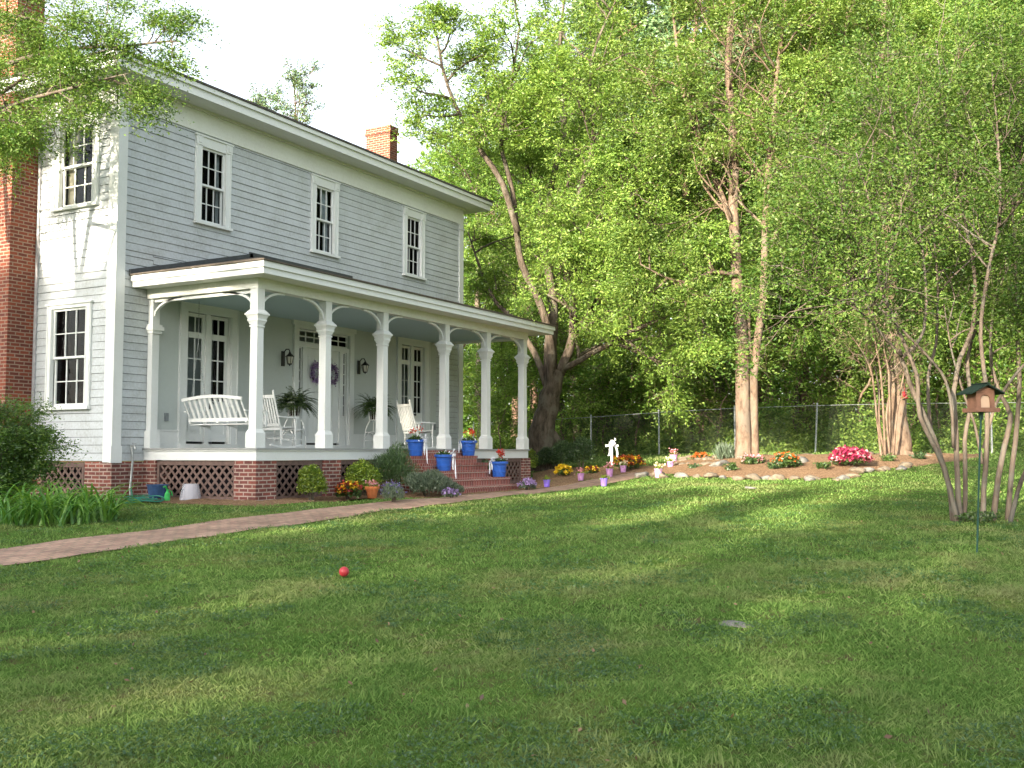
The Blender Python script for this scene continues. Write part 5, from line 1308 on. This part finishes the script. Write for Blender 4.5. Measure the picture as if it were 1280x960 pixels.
# 2. pale double trunk
rg = np.random.default_rng(32); W = Wood(rg); b0 = atg(935, 27.0)
t1 = W.curve([b0+np.array([-.12,.1,-.2])]+sk([(929,540),(927,450),(925,395),(920,340),(918,250),(916,160),(910,70),(920,-40),(925,-150)], 27, .5), [.27,.195,.18,.165,.145,.13,.11,.09,.065,.03], 12)
t2 = W.curve([b0+np.array([.05,-.12,-.2])]+sk([(943,540),(942,470),(950,405),(955,345),(957,250),(966,160),(975,60),(990,-60),(1000,-150)], 27, -.8), [.18,.105,.10,.10,.09,.08,.07,.055,.04,.02], 11)
t3 = W.curve(sk([(941,470),(936,420),(937,370)], 27.1), [.07,.055,.03], 6)
t4 = W.curve(sk([(921,345),(890,340),(862,352),(835,348),(800,330)], 27, -1.5), [.06,.05,.04,.03,.015], 6)
t5 = W.curve(sk([(922,300),(900,240),(870,170),(850,90),(840,0)], 27, 1.5), [.1,.08,.06,.05,.03], 7)
t6 = W.curve(sk([(955,320),(990,250),(1020,180),(1050,90),(1060,0)], 27, -1.5), [.09,.07,.06,.04,.03], 7)
kw = dict(wob=.35, up=.06, kids=(4,5), ratio=.6, minr=.007, spread=.9, droop=.05)
for l, t0, n_, L in ((t1,.5,24,2.6),(t2,.52,22,2.4),(t4,.2,8,1.2),(t5,.15,14,2.2),(t6,.1,14,2.2)): W.along(l, t0, n_, L, .045, 2, **kw)
tree_obj('double_trunk_tree', W, M['bark_pale'], M['leaf_oak'], 170000, .085, b0, clear=(t1, 1.0), label='tall tree with two pale sunlit trunks rising from the rock-edged bed', sig=.22)
# 3. single pale trunk with the thin stems in front
rg = np.random.default_rng(33); W = Wood(rg); b0 = atg(1121, 28.3)
t1 = W.curve([b0-np.array([0,0,.2])]+sk([(1121,560),(1120,520),(1119,450),(1114,380),(1110,300),(1103,220),(1100,130),(1104,40),(1106,-60)], 28.3), [.46,.36,.25,.20,.18,.16,.13,.1,.08,.04], 12)
t2 = W.curve(sk([(1112,330),(1070,270),(1040,200),(1025,130),(1020,50)], 28.3, -1.5), [.09,.07,.06,.04,.02], 7)
t3 = W.curve(sk([(1108,280),(1150,220),(1180,150),(1200,60)], 28.3, 1.5), [.09,.07,.05,.03], 7)
for l, t0, n_, L in ((t1,.38,26,2.5),(t2,.2,12,1.8),(t3,.2,12,1.9)): W.along(l, t0, n_, L, .045, 2, **kw)
tree_obj('flared_trunk_tree', W, M['bark_pale'], M['leaf_oak'], 150000, .085, b0, clear=(t1, .9), label='tree with one flared pale trunk at the right end of the rock-edged bed', sig=.25)
rf = at(1131, 493, 28.0); m_ = MB(); m_.lathe([(0,0),(.09,.01),(.10,.03),(.05,.05),(.06,.16),(.065,.18),(0,.2)], tuple(rf-np.array([0,0,.12])), 14); m_.tube([tuple(rf+np.array([0,0,.08])), tuple(rf+np.array([0,0,.3]))], .004, 4); tag(m_.build('hanging_feeder', M['red']), 'small red feeder hanging against the flared pale trunk', 'feeder')
rg = np.random.default_rng(34); W = Wood(rg); b0 = atg(1110, 27.4)
for k, (a_, b_) in enumerate([((1102,570),[(1096,520),(1090,470),(1078,440),(1060,415)]),((1106,570),[(1104,510),(1100,460),(1092,420),(1085,390)]),((1111,570),[(1112,500),(1110,460),(1104,430),(1108,385)]),((1115,570),[(1120,525),(1124,500),(1133,455),(1148,430)]),((1113,571),[(1108,520),(1114,480),(1112,440),(1124,400)]),((1108,570),[(1099,530),(1098,480),(1088,450),(1070,445)])]):
    bb = atg(a_[0], 27.4+.1*(k % 3)); c_ = W.curve([bb-np.array([0,0,.1])]+sk(b_, 27.4, .4*(k-2.5)), [.036,.029,.025,.019,.012], 7); W.along(c_, .45, 8, 1.2, .016, 2, wob=.35, up=.1, kids=(3,4), ratio=.6, minr=.004)
tree_obj('crape_myrtle', W, M['bark_pale'], M['leaf_myrtle'], 9000, .065, b0, 'small sunlit multi-stemmed crape myrtle in front of the flared pale trunk', 'crape myrtle', sig=.15)
# 4. the near crape myrtles on the right
rg = np.random.default_rng(35); W = Wood(rg); D_ = 15.0; b0 = atg(1195, D_)
def base(px, d): q = atg(px, d); return q-np.array([0,0,.08])
s1 = W.curve([base(1192,D_)]+sk([(1187,610),(1166,545),(1142,492),(1128,450),(1125,438)], D_, -.2), [0.0409,0.0383,0.0363,0.033,0.0297,0.0264], 9)
s1a = W.curve(sk([(1127,445),(1108,424),(1088,402),(1068,385),(1030,360),(1000,330)], D_-.2, -.8), [0.0238,0.0211,0.0185,0.0145,0.0106,0.0066], 7)
s1b = W.curve(sk([(1127,447),(1150,424),(1158,385),(1155,330),(1146,260),(1120,180),(1110,110)], D_-.2, .6), [0.0264,0.0238,0.0211,0.0185,0.0145,0.0106,0.0066], 7)
s2 = W.curve([base(1198,D_+.1)]+sk([(1197,600),(1195,540),(1193,490),(1200,450),(1216,410),(1219,350),(1208,285),(1192,210),(1180,130),(1170,50)], D_+.1, .8), [0.0429,0.0383,0.0363,0.0343,0.033,0.0317,0.0264,0.0218,0.0172,0.0132,0.00792], 9)
s3 = W.curve([base(1188,D_+.2)]+sk([(1184,600),(1165,545),(1160,470),(1170,430),(1172,360),(1166,285),(1150,200)], D_+.2, 1), [0.0297,0.0277,0.0264,0.0238,0.0211,0.0185,0.0145,0.00924], 7)
s4 = W.curve(sk([(1192,560),(1188,500),(1176,465),(1140,425),(1100,385),(1060,340),(1020,290)], D_+.05, -1.2), [0.0238,0.0224,0.0198,0.0185,0.0145,0.0119,0.0066], 7)
s11 = W.curve([base(1201,D_+.25)]+sk([(1207,610),(1206,550),(1214,500),(1209,450),(1226,390),(1238,330),(1228,250),(1215,160)], D_+.3, .8), [.036,.033,.031,.03,.027,.024,.02,.015,.01], 8)
s12 = W.curve([base(1196,D_-.1)]+sk([(1180,585),(1150,520),(1146,470),(1122,410),(1098,350),(1090,270),(1070,190)], D_-.1, -.6), [.036,.033,.031,.028,.024,.02,.014,.009], 8)
br = [s11[15:], s12[13:], s1a[6:], s1b[7:], s2[17:], s3[13:], s4[10:]]
kwm = dict(wob=.4, up=.12, kids=(4,4), ratio=.6, minr=.0035, spread=.85, droop=.0)
for l in br: W.along(l, .2, 13, 1.35, .016, 2, **kwm)
tree_obj('crape_myrtle', W, M['bark_myrtle'], M['leaf_myrtle'], 75000, .052, b0, 'near crape myrtle with several bare grey stems, just left of the bird feeder pole', 'crape myrtle', 'near crape myrtles', sig=.17)
rg = np.random.default_rng(36); W = Wood(rg); b0 = atg(1242, 15.2)
s5 = W.curve([base(1226,15)]+sk([(1230,610),(1234,545),(1232,480),(1226,420),(1234,345),(1250,270),(1248,180),(1240,90)], 15, -.6), [0.0409,0.037,0.033,0.0304,0.0277,0.0238,0.0198,0.0145,0.00792], 9)
s6 = W.curve([base(1238,15.3)]+sk([(1248,600),(1260,540),(1262,518),(1246,480),(1238,440),(1244,370),(1262,300)], 15.3, .6), [0.0462,0.0409,0.0383,0.0356,0.0264,0.0231,0.0185,0.00924], 9)
s8 = W.curve([base(1256,15.3)]+sk([(1266,580),(1274,500),(1272,420),(1270,340),(1266,250),(1282,150),(1290,60)], 15.3, .4), [0.0396,0.037,0.033,0.029,0.0251,0.0198,0.0145,0.00792], 9)
s9 = W.curve(sk([(1230,560),(1243,510),(1262,478),(1290,445),(1330,400),(1350,330)], 15, -.8), [0.0264,0.0238,0.0218,0.0198,0.0165,0.0099], 7)
s10 = W.curve(sk([(1228,580),(1218,530),(1204,490),(1190,440),(1180,380)], 15.1, .5), [0.0231,0.0198,0.0172,0.0132,0.00792], 7)
s7 = W.curve([base(1258,14.8)]+sk([(1272,615),(1290,570),(1320,500),(1350,420)], 14.8, -.4), [0.033,0.0304,0.0277,0.0238,0.0165], 8)
for l, n_ in ((s5[13:],15),(s6[13:],10),(s8[12:],15),(s9[8:],12),(s10[8:],5),(s7[8:],12)): W.along(l, .2, n_, 1.35, .016, 2, **kwm)
tree_obj('crape_myrtle', W, M['bark_myrtle'], M['leaf_myrtle'], 70000, .052, b0, 'near crape myrtle behind the bird feeder, stems running off the right edge', 'crape myrtle', 'near crape myrtles', sig=.17)
bush('ground_sprouts', tuple(base(1216, 15.1)[:2]), (.7,.35,.08), 900, .05, M['shrub'], 'ring of leafy sprouts round the feet of the near crape myrtles', 'plant', lump=.5, stems=8)
# 5. tree left of the house whose branches hang into the top left corner
rg = np.random.default_rng(37); W = Wood(rg); tb = np.array([9.0, 18.1, gz(9.0, 18.1)])
A_ = lambda x, y, z: np.array([x, y, z])
c1_ = W.curve([tb-A_(0,0,.1), A_(9.0,17.9,.8), A_(9.05,17.7,2.4), A_(9.2,17.55,3.9), A_(9.3,17.2,5.6), A_(9.6,16.8,7.2)], [.16,.12,.10,.08,.06,.03], 8)
c2_ = W.curve([tb+A_(.05,.1,-.1), A_(9.0,18.3,.8), A_(9.0,18.35,2.6), A_(9.05,18.5,4.2), A_(9.0,18.9,6.0), A_(9.2,19.2,7.8)], [.14,.11,.09,.07,.05,.03], 8)
c3_ = W.curve([A_(9.05,17.7,2.2), A_(9.3,17.25,3.2), A_(9.7,16.8,4.3), A_(10.5,16.1,5.6), A_(11.3,15.5,6.6)], [.07,.06,.05,.04,.02], 7)
c4_ = W.curve([A_(9.2,17.5,4.4), A_(10.2,17.6,5.3), A_(11.3,17.5,6.0), A_(12.2,17.1,6.5), A_(12.8,16.6,7.0)], [.06,.05,.04,.03,.015], 7)
c5_ = W.curve([A_(9.0,18.8,5.2), A_(10,18.9,6.2), A_(11.2,18.6,6.9), A_(12.2,18.0,7.3)], [.06,.045,.03,.015], 7)
c6_ = W.curve([A_(9.3,17.2,5.6)]+sk([(-60,120),(10,80),(80,62),(150,58),(205,52),(222,52)], 17.5, -1.2), [.05,.045,.04,.03,.022,.016,.008], 6)
c9_ = W.curve([A_(9.3,17.2,5.6)]+sk([(-70,60),(-20,20),(30,22),(75,36),(110,60)], 17, -.5), [.05,.04,.03,.022,.014,.008], 6)
c7_ = W.curve([A_(9.3,17.2,5.6)]+sk([(-60,170),(20,130),(80,112),(125,100),(160,92)], 17, -1), [.05,.04,.032,.025,.018,.008], 6)
c8_ = W.curve([A_(9.3,17.2,5.6)]+sk([(-60,170),(-10,150),(25,155),(40,170)], 16.5, -.5), [.04,.03,.024,.018,.008], 6)
kwt = dict(wob=.4, up=.0, kids=(4,5), ratio=.6, minr=.004, spread=.95, droop=.15)
for l, t0, n_, L in ((c1_,.85,4,1.0),(c2_,.85,4,1.0),(c3_,.8,5,.8),(c4_,.3,16,1.1),(c5_,.2,16,1.2),(c6_,.15,15,.75),(c7_,.15,16,.9),(c8_,.2,7,.5),(c9_,.15,16,.9)): W.along(l, t0, n_, L, .018, 2, **kwt)
tree_obj('overhanging_tree', W, M['bark_myrtle'], M['leaf_myrtle'], 95000, .052, tb, 'tree whose leafy branches hang over the chimney and roof corner at the top left', sig=.15)

# 6. woods: prototypes, then copies at the other spots
def proto(seed, h, r0, cb, nleaf, size, bark, leafm, L, nb, name='forest_tree', sig=.32, drp=.05, lean=.3, lflat=.5):
    rg = np.random.default_rng(seed); W = Wood(rg); n = 9; P = [np.array([0,0,-.3])]
    ox, oy = rg.normal(size=2)*lean
    for i in range(1, n+1):
        t_ = i/n; P.append(np.array([ox*t_*t_+rg.normal()*.12, oy*t_*t_+rg.normal()*.12, h*t_]))
    c = W.curve(P, np.linspace(r0, r0*.18, n+1)*np.array([1.35]+[1]*n), 10)
    W.along(c, cb, nb, L, r0*.3, 2, wob=.3, up=.05, kids=(4,5), ratio=.6, minr=.012, spread=.9, droop=drp)
    o = tree_obj(name, W, bark, leafm, nleaf, size, (0,0,0), None, 'tree', 'trees of the woods behind the fence', sig=sig, lflat=lflat); o.location = (0,0,-500); return o
PR = [proto(51, 17, .22, .28, 80000, .125, M['bark_oak'], M['leaf_wood'], 4.2, 26),
      proto(52, 19, .26, .35, 80000, .125, M['bark_pine'], M['leaf_wood'], 4.0, 28),
      proto(53, 14, .16, .2, 70000, .115, M['bark_oak'], M['leaf_oak'], 3.6, 26)]
PINE = proto(54, 21, .24, .55, 30000, .20, M['bark_pine'], M['needle'], 2.6, 26, 'pine_tree', sig=.2, drp=-.02, lean=.1)
SAP = [proto(55, 6.5, .045, .2, 9000, .13, M['bark_pale'], M['leaf_wood'], 1.7, 15, 'sapling', sig=.25), proto(56, 5, .035, .15, 9000, .13, M['bark_pale'], M['leaf_oak'], 1.5, 14, 'sapling', sig=.25)]
rg = np.random.default_rng(61)
used = set()
def put(pr, px, dep, sc, lab, group, rz=None, ang=None):
    b_ = atg(px, dep); first = pr not in used; used.add(pr); rz = rg.uniform(0, 6.28) if rz is None else rz
    return place(pr, b_, rz, sc, lab, group, first)
G1 = 'trees of the woods behind the fence'; G2 = 'pines of the woods behind the fence'; G3 = 'saplings along the fence'
LW = 'leafy tree of the woods behind the chain-link fence'; LP = 'tall dark-trunked pine of the woods behind the fence'; LS = 'thin-stemmed young tree at the edge of the woods'
spots = [(600,44,0,.85),(645,50,1,.9),(700,43,2,.95),(745,47,0,.9),(800,42,1,.85),(850,45,2,1.1),(900,42,0,.95),(955,46,1,1.0),(1005,41,2,1.0),(1060,43,0,1.05),(1110,39,1,.9),(1160,42,2,1.1),(1215,38,0,.95),(1265,41,1,.95),(1310,36,2,1.0),(1370,39,0,1.0),
         (570,52,1,.75),(720,57,0,1.1),(780,60,1,1.1),(860,57,0,1.2),(930,60,1,1.2),(1000,56,2,1.3),(1080,58,0,1.2),(1150,55,1,1.1),(1230,56,0,1.2),(1300,54,1,1.1),(1400,50,2,1.3),(540,60,0,.7)]
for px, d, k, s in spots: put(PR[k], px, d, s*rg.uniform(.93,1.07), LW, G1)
for px, d, s in ((1012,39,.95),(1040,40.5,1.0),(1063,37.5,.9),(782,43,.9),(765,45,.95),(870,41,.95),(835,50,1.05),(1190,41,1.0),(1335,40,1.0),(670,52,.9),(935,50,1.1),(1092,46,1.0)): put(PINE, px, d, s, LP, G2)
for px, d, k, s in [(607,41,0,.8),(630,39.5,1,.9),(660,41,0,.9),(697,40.5,1,.9),(716,42,0,1),(742,41.5,1,.8),(757,40.5,0,.8),(776,41,1,.8),(795,40,0,.9),(812,40.5,1,.9),(838,39,0,.9),(858,38.5,1,.9),(885,38,0,1),(905,37,1,.9),(962,36.5,0,1),(990,36,1,1),(1035,35.5,0,.95),(1050,36.5,1,.9),(1080,35,0,1),(1150,34.5,1,1),(1178,34,0,1.),(1205,35,1,1),(1235,34,0,1),(1262,33.5,1,1),(1290,34,0,1)]:
    put(SAP[k], px, d, s*rg.uniform(.85,1.15), LS, G3)
# pine tops showing over the house roof
PINE2 = proto(57, 19, .16, .45, 13000, .12, M['bark_pine'], M['needle'], 1.7, 34, 'pine_tree', sig=.16, drp=-.05, lean=.05, lflat=.9)
for px, d, s, lab in ((366,47,1.0,'feathery pine top showing above the house roof, left of the far chimney'),(322,52,.93,'small tip of a pine just above the roofline, leftmost')):
    b_ = atg(px, d); hz = at(px, 95 if px > 340 else 124, d)[2]; s_ = (hz-b_[2])/19.3; o = place(PINE2, b_, 1.0, s_, lab, None, PINE2 not in used); used.add(PINE2); o['group'] = 'pines behind the house'
# undergrowth at the edge of the woods
rg = np.random.default_rng(71); P = []
for k in range(330):
    px = rg.uniform(560, 1330); base_d = np.interp(px, [560,739,919,1125,1290], [44,39.8,35,32,31.2]); d = base_d+.8+rg.exponential(3.5)
    b_ = atg(px, d); h_ = rg.uniform(.25,1.5); n_ = int(420*h_); q = rg.normal(size=(n_,3))*[.55,.55,.0]; q[:,2] = rg.random(n_)**.8*h_*(1.3-np.hypot(q[:,0], q[:,1])); P.append(b_+q)
P = np.concatenate(P); o = leaves('undergrowth', P, .12*rg.uniform(.5,1.3,len(P)), M['leaf_oak'], aspect=.5, rg=rg); tag(o, 'low green undergrowth behind the fence', 'undergrowth', kind='stuff')
# far mass of the woods
V = []; P = []
for k in range(1900):
    px = rg.uniform(470, 1500); d = rg.uniform(58, 85); b_ = atg(px, d); z = (rg.random()**1.3 if k < 1500 else .35*rg.random())*19; n_ = 70
    P.append(b_+np.array([0,0,z])+rg.normal(size=(n_,3))*[1.1,1.1,.7])
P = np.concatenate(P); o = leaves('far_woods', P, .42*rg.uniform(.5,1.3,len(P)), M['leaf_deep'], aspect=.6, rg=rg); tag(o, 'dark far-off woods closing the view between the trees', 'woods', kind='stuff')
# 7. unseen trees west of the lawn: row, gaps and tops shaped to shade it
SHADE = proto(58, 16, .17, .06, 42000, .26, M['bark_oak'], M['leaf_wood'], 1.5, 62, 'shade_tree', sig=.24, drp=-.1, lean=.05, lflat=.9)
FILLER = proto(59, 16, .15, .10, 9000, .26, M['bark_oak'], M['leaf_wood'], 1.7, 50, 'shade_tree', sig=.3, drp=-.1, lean=.05, lflat=.9)  # thin filler trees added to soften sun streaks through the row's gaps
rg = np.random.default_rng(81)
ys = list(np.arange(-26, 1.6, 1.5))+[1.45,4.55,6.93,9.25,10.3]+list(np.arange(13.15, 36, 1.5))
for i, y in enumerate(ys):
    top = 14.0+rg.uniform(-.8,.8) if 4 < y < 12 else (16.1+rg.uniform(-.3,.3) if y > 12 else 17.5+rg.uniform(-1.5,1))
    s_ = (top+1.6)/16.6; w_ = .5 if y == 6.93 else .85
    place(SHADE, (-36+rg.uniform(-.5,.5), y, gz(-36, y)), rg.uniform(0, 6.28), (s_*w_, s_*w_, s_), 'unseen narrow tree west of the lawn, shaped to shade it', 'unseen shade row west of the lawn', i == 0)
for i, (y, tp) in enumerate(((3.1,14.5),(6.5,13.0),(7.9,13.0),(11.9,13.0))):
    s_ = (tp+1.6)/16.6; place(FILLER, (-38.5+rg.uniform(-.5,.5), y+.08, gz(-38, y)), rg.uniform(0,6.28), (s_*.8, s_*.8, s_), 'unseen thin-leaved tree added to soften light through a gap', 'unseen filler trees added behind the shade row', i == 0)
for pr in PR+[PINE]+SAP: assert pr in used
